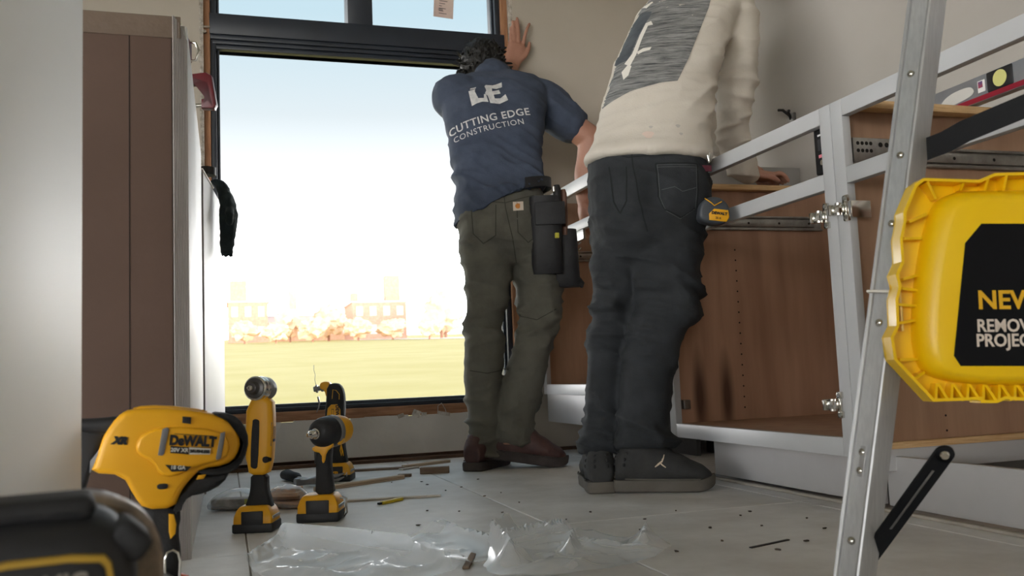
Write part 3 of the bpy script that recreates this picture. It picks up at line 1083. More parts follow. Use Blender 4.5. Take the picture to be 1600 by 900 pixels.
def shoe(parent, loc, heading, pitch, mat_u, mat_s, high, L=.275, Wd=.05, name='shoe', holes=False):
    """Shoe with its heel at loc; x towards the toe."""
    h = empty(name, loc, (0, 0, 0))
    h.parent = parent
    h.rotation_euler = (Matrix.Rotation(heading, 3, 'Z') @ Matrix.Rotation(pitch, 3, 'Y')).to_euler()
    prof = [(0, .62, 0), (.06, .80, 0), (.2, .84, 0), (.4, .82, 0), (.62, .98, 0), (.78, .98, 0), (.9, .80, 0), (.97, .5, 0), (1.0, .16, 0)]
    out = [(t * L, -w * Wd) for t, w, _ in prof] + [(t * L, w * Wd) for t, w, _ in reversed(prof)]
    out = smooth_outline(out, 2)
    bm = B()
    rings = []
    for zz, g in ((0.0, -.004), (.004, 0), (.022, .001), (.030, -.001)):
        q = inset(out if area2(out) > 0 else out[::-1], -g)
        rings.append([Vector((x, y, zz + .014 * max(0, (x / L - .8) / .2) ** 2)) for x, y in q])
    add_rings(bm, rings)
    obj('sole', bm, mat_s, h)
    bm = B()
    hts = [(.02, .085), (.1, .12), (.3, .140), (.45, .128), (.6, .102), (.75, .080), (.88, .066), (.965, .046)]
    wds = [.60, .78, .80, .78, .90, .92, .78, .42]
    rings = []
    for (t, ht), w in zip(hts, wds):
        r = []
        for k in range(20):
            a = 2 * math.pi * k / 20
            yv = Wd * w * math.copysign(abs(math.cos(a)) ** .75, math.cos(a))
            zv = math.sin(a)
            r.append(Vector((t * L, yv * (1 - .25 * max(0, zv)), .022 + (ht - .022) * (.5 + .5 * math.copysign(abs(zv) ** .8, zv)))))
        rings.append(r)
    add_rings(bm, rings)
    # ankle collar
    rings = []
    for zz, cx, rx, ry in ((.03, .085, .075, .037), (.08, .082, .072, .037), (high * .75, .074, .052, .038), (high, .074, .049, .039)):
        rings.append(ring((cx, 0, zz), (1, 0, 0), (0, 1, 0), rx, ry, n=20))
    add_rings(bm, rings)
    me = remeshed(bm, .0045, 5)
    def wr(p, n):
        return .0022 * ridge(p, 22, 22, 30, 2.0) * (1 if .25 < p.x / L < .75 else .3)
    folds(me, wr)
    add_skin_mesh('upper', me, mat_u, h)
    bm = B()
    add_tube(bm, [(L * .12, s_ * Wd * .82, .034) for s_ in (-1,)] + [(L * t, -Wd * w * 1.0, .033) for t, w in ((.3, .86), (.5, .93), (.7, 1.0), (.85, .93))], .0022, 6)
    add_tube(bm, [(L * t, Wd * w * 1.0, .033) for t, w in ((.12, .84), (.3, .86), (.5, .93), (.7, 1.0), (.85, .93))], .0022, 6)
    obj('welt', bm, mat_s, h)
    bm = B()
    for k in range(5):
        t = .40 + k * .06
        zt = .136 - k * .0135
        add_tube(bm, [(L * t, -.024, zt - .010), (L * t + .004, 0, zt + .0015), (L * t, .024, zt - .010)], .003, 6)
    obj('lace', bm, mat_u, h)
    return h

# ================================================================ man in the navy shirt, at the window
p1 = thing('person', 'man in navy printed t-shirt and olive work trousers leaning at the window', 'person', (0.93, 3.02, 0))
o1 = Vector((0.93, 3.02, 0))
P1_LLEG = [(0.836, 3.04, 0.040, 0.063), (0.839, 3.03, 0.158, 0.058), (0.836, 3.02, 0.267, 0.062), (0.841, 3.01, 0.376, 0.068), (0.849, 3.01, 0.475, 0.065), (0.867, 3.02, 0.597, 0.077), (0.876, 3.03, 0.688, 0.089), (0.879, 3.04, 0.768, 0.096), (0.880, 3.05, 0.849, 0.094)]
P1_RLEG = [(0.941, 3.0, 0.082, 0.068), (0.952, 2.99, 0.197, 0.071), (0.977, 2.98, 0.305, 0.072), (1.009, 2.97, 0.402, 0.067), (1.037, 2.98, 0.49, 0.067), (1.05, 3.0, 0.615, 0.081), (1.050, 3.02, 0.709, 0.091), (1.035, 3.03, 0.802, 0.098), (1.020, 3.05, 0.863, 0.098)]
P1_HIP = [(0.955, 3.035, 0.700, 0.085), (0.955, 3.035, 0.745, 0.148), (0.953, 3.04, 0.803, 0.168), (0.948, 3.05, 0.862, 0.167), (0.945, 3.06, 0.921, 0.156), (0.947, 3.07, 0.965, 0.142)]
P1_TORSO = [(0.942, 3.065, 0.915, 0.171), (0.942, 3.068, 0.958, 0.167), (0.945, 3.09, 1.021, 0.160), (0.952, 3.12, 1.099, 0.164), (0.961, 3.15, 1.191, 0.176), (0.967, 3.18, 1.272, 0.190), (0.979, 3.21, 1.343, 0.202), (0.992, 3.24, 1.400, 0.198), (1.000, 3.26, 1.446, 0.166), (1.003, 3.28, 1.474, 0.112)]

def shift(rows, o):
    return [(x - o.x, y - o.y, z - o.z, w) for x, y, z, w in rows]
def sh(p, o):
    return Vector(p) - o

# skin: one continuous body under the clothes
bm = B()
body_rings(bm, shift(P1_LLEG, o1), .95, k=.80)
body_rings(bm, shift(P1_RLEG, o1), .95, k=.80)
body_rings(bm, shift(P1_HIP, o1), .72, k=.88)
body_rings(bm, shift(P1_TORSO, o1), [.66] * 5 + [.60, .56, .52, .5, .6], k=.90)
H1 = sh((0.988, 3.372, 1.516), o1)
s1, f1, u1 = head_pieces(bm, H1, (0.25, 0.80, -0.55), (0.1, 0.5, 0.85))
limb(bm, [sh((1.0, 3.26, 1.42), o1), sh((0.995, 3.32, 1.50), o1), H1 - u1 * .03], [.062, .058, .056])
# right arm, bent down into the far cabinet
limb(bm, [sh((1.135, 3.215, 1.370), o1), sh((1.215, 3.185, 1.300), o1), sh((1.300, 3.155, 1.228), o1), sh((1.333, 3.145, 1.195), o1), sh((1.330, 3.150, 1.130), o1), sh((1.312, 3.155, 1.060), o1), sh((1.306, 3.165, .965), o1)],
     [.060, .056, .052, .050, .048, .043, .030])
blob(bm, sh((1.302, 3.168, .925), o1), (U, W, ZZ), (.022, .040, .048))
for k, dy in enumerate((-.030, -.010, .010, .028)):
    finger(bm, [sh((1.302, 3.168 + dy, .895), o1), sh((1.300, 3.170 + dy, .862 + .004 * abs(k - 1)), o1), sh((1.305, 3.172 + dy, .838 + .004 * abs(k - 1)), o1), sh((1.318, 3.172 + dy, .822 + .004 * abs(k - 1)), o1)])
finger(bm, [sh((1.305, 3.135, .935), o1), sh((1.310, 3.118, .905), o1), sh((1.318, 3.115, .880), o1)], .0095)
# left arm, raised in front of the face, hand flat on the wall beside the window
limb(bm, [sh((0.825, 3.255, 1.372), o1), sh((0.875, 3.34, 1.372), o1), sh((0.955, 3.43, 1.378), o1), sh((0.995, 3.45, 1.395), o1), sh((1.065, 3.480, 1.475), o1), sh((1.157, 3.527, 1.590), o1)],
     [.058, .054, .050, .048, .043, .028])
lh = [(1.157, 3.530, 1.588), (1.166, 3.540, 1.625), (1.182, 3.546, 1.668), (1.192, 3.548, 1.710)]
rings = []
for (x, y, z), ru in zip(lh, (.028, .036, .041, .040)):
    rings.append(ring(sh((x, y, z), o1), Vector((.96, 0, -.26)), Vector((0, 1, 0)), ru, .0135, n=16, power=2.6))
add_rings(bm, rings)
finger(bm, [sh(p, o1) for p in ((1.163, 3.548, 1.705), (1.163, 3.545, 1.735), (1.166, 3.548, 1.760), (1.168, 3.555, 1.782))], .0080)
finger(bm, [sh(p, o1) for p in ((1.181, 3.548, 1.715), (1.179, 3.544, 1.752), (1.179, 3.547, 1.786), (1.180, 3.556, 1.812))], .0088)
finger(bm, [sh(p, o1) for p in ((1.199, 3.548, 1.718), (1.199, 3.543, 1.760), (1.199, 3.546, 1.797), (1.200, 3.556, 1.828))], .0090)
finger(bm, [sh(p, o1) for p in ((1.219, 3.548, 1.708), (1.228, 3.542, 1.748), (1.240, 3.546, 1.780), (1.255, 3.556, 1.808))], .0088)
finger(bm, [sh(p, o1) for p in ((1.195, 3.538, 1.632), (1.222, 3.540, 1.655), (1.242, 3.546, 1.690), (1.251, 3.555, 1.722))], .0105)
me = remeshed(bm, .0052, 3)
add_skin_mesh('body', me, m_skin, p1)
eyes(p1, H1, s1, f1, u1)

# hair
rnd = random.Random(5)
bm = hair_shell(H1, s1, f1, u1, 1.3, lambda lf, ls, lu: lu > .35 or lf < .2 and lu > -.85)
locks(bm, H1, s1, f1, u1, 90, rnd, -.75, .9, side=(-.3, math.pi + .3))
locks(bm, H1, s1, f1, u1, 46, rnd, -.75, -.2, side=(-.2, math.pi + .2))
obj('hair', bm, m_hair, p1, smooth=60)

# trousers
bm = B()
body_rings(bm, shift(P1_LLEG, o1), 1.0)
body_rings(bm, shift(P1_RLEG, o1), 1.0)
body_rings(bm, shift(P1_HIP, o1), .76)
me = remeshed(bm, .0055, 5)
def f_tr(p, n):
    z = p.z
    a = .0035
    a += .010 * math.exp(-((z - .13) / .10) ** 2) + .008 * math.exp(-((z - .50) / .12) ** 2) + .004 * math.exp(-((z - .76) / .08) ** 2)
    r = ridge(p, 6, 6, 14, 4.2) * .65 + ridge(p, 12, 12, 26, 1.1) * .35
    sway = .006 * noise.noise(Vector((p.x * 4, p.y * 4, z * 5)))
    return 1.95 * a * (r * abs(r) - .35) + sway
folds(me, f_tr)
tro1 = add_skin_mesh('trousers', me, m_olive, p1)
bvt = BVHTree.FromPolygons([v.co for v in me.vertices], [tuple(p.vertices) for p in me.polygons])
dcam = Vector((.30, .95, .04))
m_stitch = M('trouser_seam', (62, 60, 54), rough=.9)
def stroke(path, wdt, parent, name, mat, bv, o, lift=.001):
    """Narrow strip laid on a garment along a path of world points."""
    bm = B()
    prev = None
    for i, q in enumerate(path):
        a = Vector(path[min(i + 1, len(path) - 1)]) - Vector(path[max(i - 1, 0)])
        side = a.cross(dcam).normalized() * wdt
        row = []
        for sg in (-1, 1):
            p = sh(q, o) + side * sg
            hit, nn, _, _ = bv.ray_cast(p - dcam * .6, dcam)
            if hit is None:
                hit, nn, _, _ = bv.find_nearest(p)
            row.append(bm.verts.new(hit + nn * lift))
        if prev:
            bm.faces.new((prev[0], prev[1], row[1], row[0]))
        prev = row
    return obj(name, bm, mat, parent)
def interp(pts, n):
    out = []
    for a, b in zip(pts, pts[1:]):
        for k in range(n):
            out.append(tuple(Vector(a).lerp(Vector(b), k / n)))
    out.append(pts[-1])
    return out
def seam(parent, bv, o, pts, wdt=.0016, name='seam', mat=None):
    return stroke(interp(pts, 10), wdt, parent, name, mat or m_stitch, bv, o)
# centre seam, yoke, back pockets, knee panels
seam(tro1, bvt, o1, [(.915, 2.95, .98), (.925, 2.95, .88), (.945, 2.95, .78), (.955, 2.95, .70)])
seam(tro1, bvt, o1, [(.80, 2.95, .92), (.925, 2.95, .905), (1.03, 2.95, .935)])
seam(tro1, bvt, o1, [(.965, 2.95, .905), (.965, 2.95, .80), (1.0, 2.95, .765), (1.05, 2.95, .80), (1.06, 2.95, .91)], name='pocket_seam')
seam(tro1, bvt, o1, [(.80, 2.95, .90), (.805, 2.95, .80), (.84, 2.95, .765), (.885, 2.95, .79), (.89, 2.95, .90)], name='pocket_seam')
seam(tro1, bvt, o1, [(.775, 2.95, .335), (.835, 2.95, .325), (.90, 2.95, .335)])
seam(tro1, bvt, o1, [(.94, 2.95, .52), (1.02, 2.95, .50), (1.09, 2.95, .535)])
# square cloth label with an orange mark
me_ = flat_mesh([[(-.018, -.016), (.018, -.016), (.018, .016), (-.018, .016)]])
lab = obj('cloth_label', conform(me_, bvt, sh((.970, 2.95, .893), o1), (.95, -.29, .06), (0, 0, 1), dcam, .0018), M('label_cream', (214, 200, 186), rough=.8), tro1)
cpts = []
for k in range(15):
    a = math.radians(40 + 280 * k / 14)
    cpts.append((.0095 * math.cos(a) - .001, .0095 * math.sin(a)))
for k in range(14, -1, -1):
    a = math.radians(50 + 260 * k / 14)
    cpts.append((.0048 * math.cos(a) - .0005, .0048 * math.sin(a)))
obj('label_mark', conform(flat_mesh([cpts]), bvt, sh((.970, 2.95, .893), o1), (.95, -.29, .06), (0, 0, 1), dcam, .0026), M('label_orange', (206, 132, 62), rough=.8), lab)

# t-shirt with sleeves
bm = B()
body_rings(bm, shift(P1_TORSO, o1), [.80, .78, .73, .68, .66, .63, .60, .56, .55, .62], tilt=[.42, .36, .26, .14, .05])
limb(bm, [sh((1.09, 3.235, 1.385), o1), sh((1.165, 3.21, 1.355), o1), sh((1.225, 3.185, 1.297), o1), sh((1.262, 3.17, 1.262), o1)], [.080, .083, .080, .076], n=24)
limb(bm, [sh((0.86, 3.235, 1.375), o1), sh((.83, 3.27, 1.372), o1), sh((.865, 3.33, 1.372), o1), sh((.91, 3.385, 1.374), o1)], [.078, .080, .078, .074], n=24)
# neck band
limb(bm, [sh((1.0, 3.275, 1.455), o1), sh((.997, 3.30, 1.478), o1)], [.078, .070])
me = remeshed(bm, .0055, 7)
def f_sh(p, n):
    w = p + o1
    low = max(0, min(1, (1.22 - w.z) / .25))
    r = ridge(p, 7, 7, 12, .6) * .6 + ridge(p + Vector((0, 0, p.x * .8)), 4, 4, 22, 7.7) * .4
    a = .0035 + .008 * low
    arm = max(0, min(1, (w.x - 1.10) / .08)) * max(0, min(1, (w.z - 1.2) / .1))
    a += .004 * arm
    hem = -.006 if w.z < .90 else 0
    blade = .010 * math.exp(-((w.x - .86) / .07) ** 2 - ((w.z - 1.30) / .10) ** 2) + .010 * math.exp(-((w.x - 1.08) / .07) ** 2 - ((w.z - 1.30) / .10) ** 2) - .008 * math.exp(-((w.x - .965) / .035) ** 2) * (1 if w.z < 1.4 else 0)
    return 1.8 * a * (r * abs(r) - .35) + (blade if n.dot(W) < -.2 else 0)
folds(me, f_sh)
shirt1 = add_skin_mesh('t_shirt', me, m_navy, p1)
bvs = BVHTree.FromPolygons([v.co for v in me.vertices], [tuple(p.vertices) for p in me.polygons])
# sleeve and hem stitching
ub = Vector((.935, -.285, .215)).normalized()
vb_ = Vector((-.21, .02, .977)).normalized()
def put(me_, o_w, name, lift=.0024, uu=ub, vv=vb_, arc=0.0):
    return obj(name, conform(me_, bvs, sh(o_w, o1), uu, vv, dcam, lift, arc), m_print, shirt1, smooth=0)
Lp = [[(-.064, -.032), (-.062, .034), (-.036, .038), (-.040, .024), (-.034, -.006), (-.014, -.010), (-.010, .006), (-.003, .004), (-.002, -.030), (-.022, -.024), (-.044, -.026)],
      [(-.052, .046), (-.030, .046), (-.034, .040), (-.056, .039)],
      [(.000, .042), (.006, .048), (.030, .040), (.066, .046), (.062, .024), (.040, .020), (.024, .026), (.022, .012), (.048, .014), (.050, -.004), (.024, -.004), (.024, -.020), (.044, -.024), (.066, -.012), (.070, -.038), (.036, -.046), (.004, -.036), (.002, -.004), (-.006, .008), (.002, .020)]]
put(flat_mesh(Lp), (.893, 3.02, 1.330), 'chest_emblem')
put(flat_text('CUTTING EDGE', .040, bold=.0006, spacing=1.08), (.895, 3.02, 1.233), 'lettering', arc=-.35)
put(flat_text('CONSTRUCTION', .031, spacing=1.12), (.893, 3.02, 1.196), 'lettering', arc=-.35)

shoe(p1, sh((.775, 2.975, 0), o1), math.radians(50), 0, m_boot, m_bootsole, .12, name='work_boot')
shoe(p1, sh((.855, 3.035, .036), o1), math.radians(-22), math.radians(9), m_boot, m_bootsole, .14, L=.27, name='work_boot')

# tool belt with pouch
tb = thing('tool_belt', 'black tool belt and pouch hanging on the hip of the man in navy', 'tool belt', (1.09, 2.93, .60))
m_lea = M('black_leather', (26, 26, 29), (38, 38, 41), scale=18, rough=.6, bump=.1, bscale=80)
ot = Vector((1.09, 2.93, .60))
bm = B()
pr = None
for k in range(25):
    a = math.radians(28 + 112 * k / 24)
    x_, y_ = .172 * math.sin(a), -.135 * math.cos(a)
    c_ = Vector((.948, 3.062, .957)) + U * x_ + W * y_
    c_.z += .10 * (x_ / .172) * .35
    nn = (U * (math.sin(a) / .172) - W * (math.cos(a) / .135)).normalized()
    row = [bm.verts.new(c_ - ot + nn * d_ + ZZ * z_) for d_, z_ in ((0, -.018), (.006, -.018), (.006, .018), (0, .018))]
    if pr:
        for i in range(4):
            bm.faces.new((pr[i], pr[(i + 1) % 4], row[(i + 1) % 4], row[i]))
    else:
        bm.faces.new(row)
    pr = row
bm.faces.new(pr)
obj('belt', bm, m_lea, tb)
def pouch(name, c, w, h, d, taper, mat):
    bm = B()
    rings = []
    for t, k, dd in ((0, taper, .55), (.12, taper * 1.06, .9), (.5, 1.0, 1.0), (.85, 1.0, .95), (1.0, .96, .8)):
        rings.append(ring(Vector(c) + ZZ * (h * t), U, W, w * k, d * dd, n=24, power=3.2))
    add_rings(bm, rings)
    me = bpy.data.meshes.new(name)
    o_ = obj(name, bm, mat, tb, smooth=50)
    folds(o_.data, lambda p, n: .003 * noise.noise(p * 22))
    return o_
pm = pouch('main_pouch', (-.030, -.005, .055), .056, .27, .042, .92, m_lea)
po = pouch('outer_pouch', (.045, .018, .012), .044, .20, .044, 1.02, m_lea)
boxobj('pouch_flap', (-.082, -.056, .22), (.022, -.047, .30), m_lea, pm, .004, rot=Matrix.Rotation(-.3, 3, 'Z'))
bm = B()
add_tube(bm, [(.078, .0, .03), (.094, .0, .02), (.098, .01, .012)], [.02, .012, .006], 8)
obj('pouch_corner', bm, m_lea, po)
m_hh = M('hickory_handle', (112, 78, 62), (92, 62, 48), scale=20, rough=.6)
bm = B()
add_tube(bm, [(.035, -.01, .19), (.037, -.012, .27), (.034, -.014, .335), (.033, -.014, .35)], [.015, .016, .019, .014], 12, flat=.7)
obj('hammer_handle', bm, m_hh, tb)
bm = B()
add_tube(bm, [(.006, -.03, .28), (.006, -.032, .35), (.006, -.032, .362)], [.013, .014, .010], 12)
obj('chisel_handle', bm, m_blk, tb)
cylobj('chrome_collar', (-.012, -.05, .335), (-.012, -.05, .352), .005, m_nickel, tb)
boxobj('yellow_tag', (-.020, -.068, .172), (-.006, -.0585, .190), M('hi_vis_yellow', (200, 196, 70), rough=.6), tb, .002)
for zz_ in (.155, .135):
    cylobj('buckle', (.077, -.03, zz_), (.085, -.032, zz_ + .008), .003, m_nickel, tb)

# ================================================================ man in the white shirt, at the cabinet
o2 = Vector((1.02, 2.2, 0))
p2 = thing('person', 'man in off-white printed sweatshirt and black jeans bending over the cabinet', 'person', tuple(o2))
P2_LLEG = [(0.956, 2.295, 0.100, 0.052), (0.956, 2.28, 0.163, 0.047), (0.955, 2.26, 0.232, 0.045), (0.957, 2.25, 0.3, 0.047), (0.965, 2.24, 0.367, 0.053), (0.977, 2.23, 0.435, 0.058), (0.982, 2.22, 0.485, 0.061), (0.989, 2.21, 0.552, 0.063), (0.995, 2.2, 0.62, 0.068), (1.003, 2.2, 0.689, 0.076), (1.003, 2.19, 0.756, 0.081)]
P2_RLEG = [(1.031, 2.18, 0.118, 0.072), (1.029, 2.17, 0.140, 0.075), (1.03, 2.16, 0.197, 0.070), (1.033, 2.15, 0.279, 0.069), (1.043, 2.14, 0.345, 0.071), (1.065, 2.13, 0.41, 0.079), (1.081, 2.13, 0.459, 0.083), (1.096, 2.13, 0.509, 0.082), (1.099, 2.13, 0.576, 0.091), (1.104, 2.13, 0.644, 0.098), (1.112, 2.14, 0.714, 0.100)]
P2_HIP = [(1.056, 2.16, 0.585, 0.07), (1.060, 2.15, 0.640, 0.132), (1.072, 2.16, 0.688, 0.152), (1.077, 2.16, 0.743, 0.160), (1.079, 2.16, 0.795, 0.162), (1.083, 2.17, 0.849, 0.160), (1.085, 2.17, 0.890, 0.158)]
P2_TORSO = [(1.082, 2.17, 0.868, 0.163), (1.087, 2.17, 0.890, 0.163), (1.103, 2.18, 0.926, 0.160), (1.12, 2.19, 0.97, 0.158), (1.137, 2.2, 1.028, 0.156), (1.161, 2.22, 1.09, 0.155), (1.190, 2.24, 1.153, 0.153), (1.230, 2.27, 1.222, 0.154), (1.278, 2.3, 1.294, 0.155), (1.330, 2.33, 1.368, 0.158), (1.385, 2.36, 1.440, 0.152), (1.435, 2.385, 1.500, 0.120), (1.475, 2.41, 1.545, 0.080)]
bm = B()
body_rings(bm, shift(P2_LLEG, o2), 1.0, k=.78)
body_rings(bm, shift(P2_RLEG, o2), 1.0, k=.78)
body_rings(bm, shift(P2_HIP, o2), .74, k=.88)
body_rings(bm, shift(P2_TORSO, o2), [.72] * 8 + [.68, .64, .58, .55, .7], k=.88)
H2 = sh((1.575, 2.455, 1.640), o2)
s2, f2, u2 = head_pieces(bm, H2, (.72, .30, -.62), (.6, .2, .78))
limb(bm, [sh((1.42, 2.375, 1.47), o2), sh((1.50, 2.42, 1.56), o2), H2 - u2 * .03], [.064, .060, .056])
hv = Vector((.028, .042, -.001))
limb(bm, [sh((1.46, 2.31, 1.42), o2), sh((1.462, 2.30, 1.28), o2), sh((1.446, 2.30, 1.13), o2), sh((1.440, 2.32, 1.02), o2), sh((1.495, 2.376, .935), o2), sh((1.548, 2.405, .908), o2)],
     [.052, .046, .038, .033, .028, .025])
# right hand resting on the cabinet side, fingers over its far edge
rings = []
for (x, y, z), rv in zip(((1.515, 2.374, .908), (1.545, 2.379, .904), (1.575, 2.384, .902), (1.602, 2.387, .900)), (.026, .036, .040, .039)):
    rings.append(ring(sh((x, y, z), o2) + hv, Vector((0, 1, 0)), ZZ, rv, .0145, n=16, power=2.6))
add_rings(bm, rings)
for dy, l in ((-.028, .9), (-.009, 1.0), (.011, 1.05), (.030, .95)):
    finger(bm, [sh(p, o2) + hv for p in ((1.598, 2.386 + dy, .902), (1.622 , 2.388 + dy, .908), (1.622 + .022 * l, 2.390 + dy, .902), (1.622 + .038 * l, 2.392 + dy, .886))], .0092)
finger(bm, [sh(p, o2) + hv for p in ((1.540, 2.350, .900), (1.560, 2.336, .892), (1.585, 2.336, .886), (1.604, 2.342, .880))], .0105)
# left arm in front of the chest, hand towards the cabinet
limb(bm, [sh((1.330, 2.49, 1.42), o2), sh((1.385, 2.53, 1.30), o2), sh((1.43, 2.545, 1.18), o2), sh((1.48, 2.53, 1.08), o2), sh((1.56, 2.51, .995), o2)], [.058, .053, .047, .044, .028])
blob(bm, sh((1.60, 2.50, .96), o2), (Vector((.75, 0, -.66)), Vector((0, 1, 0)), Vector((.66, 0, .75))), (.045, .038, .015))
for dy in (-.028, -.009, .011, .028):
    finger(bm, [sh(p, o2) for p in ((1.628, 2.50 + dy, .935), (1.652, 2.50 + dy, .910), (1.664, 2.50 + dy, .888), (1.664, 2.50 + dy, .872))], .0088)
finger(bm, [sh(p, o2) for p in ((1.590, 2.465, .955), (1.605, 2.450, .930), (1.620, 2.448, .910))], .010)
me = remeshed(bm, .0052, 3)
add_skin_mesh('body', me, m_skin, p2)
eyes(p2, H2, s2, f2, u2)
bm = hair_shell(H2, s2, f2, u2, 8.3, lambda lf, ls, lu: lu > .30 or lf < .05 and lu > -.45)
locks(bm, H2, s2, f2, u2, 40, rnd, -.4, .9, side=(0, math.pi))
obj('hair', bm, m_hair, p2, smooth=60)

# jeans
bm = B()
body_rings(bm, shift(P2_LLEG, o2), 1.12)
body_rings(bm, shift(P2_RLEG, o2), 1.0)
body_rings(bm, shift(P2_HIP, o2), .80)
# rolled cuff bunching
me = remeshed(bm, .0055, 5)
def f_je(p, n):
    w = p + o2
    z = w.z
    left = w.x < 1.0 - .06 * (z < .4)
    a = .0028 + .011 * math.exp(-((z - .14) / .06) ** 2) + .0105 * math.exp(-((z - .50) / .085) ** 2) + .004 * math.exp(-((z - .33) / .12) ** 2) + .004 * math.exp(-((z - .68) / .06) ** 2)
    q = Vector((p.x, p.y, p.z + .35 * p.x))
    r = ridge(q, 6, 6, 16, 2.2) * .65 + ridge(q, 12, 12, 30, 5.1) * .35
    sag = .014 * math.exp(-((z - .475) / .05) ** 2) * max(0, n.dot(U)) * (1 if w.x > 1.02 else 0)
    sag += .012 * math.exp(-((z - .125) / .022) ** 2)
    seat = .010 * math.exp(-((z - .75) / .08) ** 2) * max(0, -n.dot(W)) * (1 - math.exp(-((w.x - 1.035) / .03) ** 2))
    return 2.2 * a * (r * abs(r) - .35) + sag + seat
folds(me, f_je)
jeans = add_skin_mesh('jeans', me, m_jean, p2)
bvj = BVHTree.FromPolygons([v.co for v in me.vertices], [tuple(p.vertices) for p in me.polygons])
m_jst = M('jean_seam', (20, 22, 24), rough=.9)
m_jst2 = M('jean_stitch', (84, 86, 88), rough=.9)
def js(pts, name='seam', mat=m_jst, wd=.0018):
    seam(jeans, bvj, o2, pts, wd, name, mat)
YJ = 2.05
js([(.945, YJ, .865), (.975, YJ, .855), (1.20, YJ, .862), (1.235, YJ, .868)], 'waistband_seam')
js([(.985, YJ, .89), (.985, YJ, .83), (.995, YJ, .74), (1.012, YJ, .66)], 'centre_seam')
pk = [(1.045, YJ, .835), (1.046, YJ, .75), (1.06, YJ, .715), (1.105, YJ, .695), (1.150, YJ, .722), (1.160, YJ, .835), (1.045, YJ, .835)]
js(pk, 'pocket_seam')
js([(a + .004 * (1 if a < 1.1 else -1), b, c - .004) for a, b, c in pk], 'pocket_stitch', m_jst2, .0007)
js([(1.048, YJ, .825), (1.158, YJ, .825)], 'pocket_stitch', m_jst2, .0007)
js([(1.055, YJ, .765), (1.09, YJ, .772), (1.11, YJ, .760), (1.15, YJ, .770)], 'pocket_stitch', m_jst2, .0007)
js([(.925, YJ, .835), (.930, YJ, .74), (.945, YJ, .71), (.962, YJ, .74), (.968, YJ, .83)], 'pocket_seam')
js([(1.19, YJ, .855), (1.198, YJ, .79), (1.235, YJ, .775)], 'pocket_seam')
for x_ in (.952, 1.04, 1.17):
    js([(x_, YJ, .892), (x_ + .001, YJ, .850)], 'belt_loop', m_jean, .006)

# sweatshirt
bm = B()
body_rings(bm, shift(P2_TORSO, o2), [.84, .82, .80, .78, .77, .76, .75, .74, .72, .68, .62, .58, .75], tilt=[-.06, -.04])
limb(bm, [sh((1.41, 2.33, 1.42), o2), sh((1.456, 2.305, 1.37), o2), sh((1.462, 2.298, 1.27), o2), sh((1.449, 2.298, 1.14), o2), sh((1.446, 2.322, 1.03), o2), sh((1.475, 2.358, .950), o2)],
     [.070, .074, .066, .060, .053, .044], n=24)
limb(bm, [sh((1.468, 2.350, .955), o2), sh((1.498, 2.375, .930), o2), sh((1.538, 2.402, .911), o2)], [.046, .048, .036], n=24)
limb(bm, [sh((1.345, 2.465, 1.42), o2), sh((1.385, 2.52, 1.32), o2), sh((1.43, 2.54, 1.18), o2), sh((1.48, 2.53, 1.08), o2), sh((1.54, 2.515, 1.015), o2)], [.070, .066, .058, .052, .040], n=24)
limb(bm, [sh((1.44, 2.39, 1.50), o2), sh((1.485, 2.415, 1.545), o2)], [.080, .070])
me = remeshed(bm, .0055, 6)
def f_sw(p, n):
    w = p + o2
    a = .0035
    r = ridge(Vector((p.x, p.y, p.z - .5 * p.x)), 6, 6, 13, 3.3) * .6 + ridge(p, 5, 5, 25, 9.1) * .4
    a += .006 * math.exp(-((w.z - 1.08) / .12) ** 2) * (1 if w.x > 1.36 else .25)
    side = max(0, min(1, (w.x - 1.14) / .10))
    a += .004 * side
    flare = .010 * math.exp(-((w.z - .875) / .02) ** 2)
    return 1.5 * a * (r * abs(r) - .35) + flare
folds(me, f_sw)
sweat = add_skin_mesh('sweatshirt', me, m_white, p2)
bvw = BVHTree.FromPolygons([v.co for v in me.vertices], [tuple(p.vertices) for p in me.polygons])

# grey back print with pale shapes
def streak_mat():
    m = bpy.data.materials.new('grey_streaked_print')
    m.use_nodes = True
    nt_ = m.node_tree
    b = nt_.nodes['Principled BSDF']
    b.inputs['Roughness'].default_value = .85
    tc = nt_.nodes.new('ShaderNodeTexCoord')
    mp = nt_.nodes.new('ShaderNodeMapping')
    mp.inputs['Scale'].default_value = (4, 4, 60)
    mp.inputs['Rotation'].default_value = (0, math.radians(-12), 0)
    n = nt_.nodes.new('ShaderNodeTexNoise')
    n.inputs['Scale'].default_value = 3.5
    n.inputs['Detail'].default_value = 8
    n.inputs['Roughness'].default_value = .75
    r = nt_.nodes.new('ShaderNodeValToRGB')
    r.color_ramp.elements[0].position = .36
    r.color_ramp.elements[1].position = .66
    r.color_ramp.elements[0].color = lin((62, 64, 66))
    r.color_ramp.elements[1].color = lin((158, 158, 156))
    nt_.links.new(tc.outputs['Object'], mp.inputs[0])
    nt_.links.new(mp.outputs[0], n.inputs['Vector'])
    nt_.links.new(n.outputs[0], r.inputs[0])
    nt_.links.new(r.outputs[0], b.inputs['Base Color'])
    return m
def grid_poly(pl, step=.010):
    """Fill an outline with a fine triangulated grid so that it can drape."""
    bm = B()
    vs = [bm.verts.new((x, y, 0)) for x, y in pl]
    f = bm.faces.new(vs)
    bmesh.ops.triangulate(bm, faces=[f])
    for _ in range(7):
        es = [e for e in bm.edges if e.calc_length() > step]
        if not es:
            break
        bmesh.ops.subdivide_edges(bm, edges=es, cuts=1)
        bmesh.ops.triangulate(bm, faces=bm.faces[:])
    me_ = bpy.data.meshes.new('grid')
    bm.to_mesh(me_)
    bm.free()
    return me_
upr = Vector((.9545, -.2984, 0))
opr = sh((1.10, 2.10, 1.20), o2)
def pp(x, y):
    return x, y
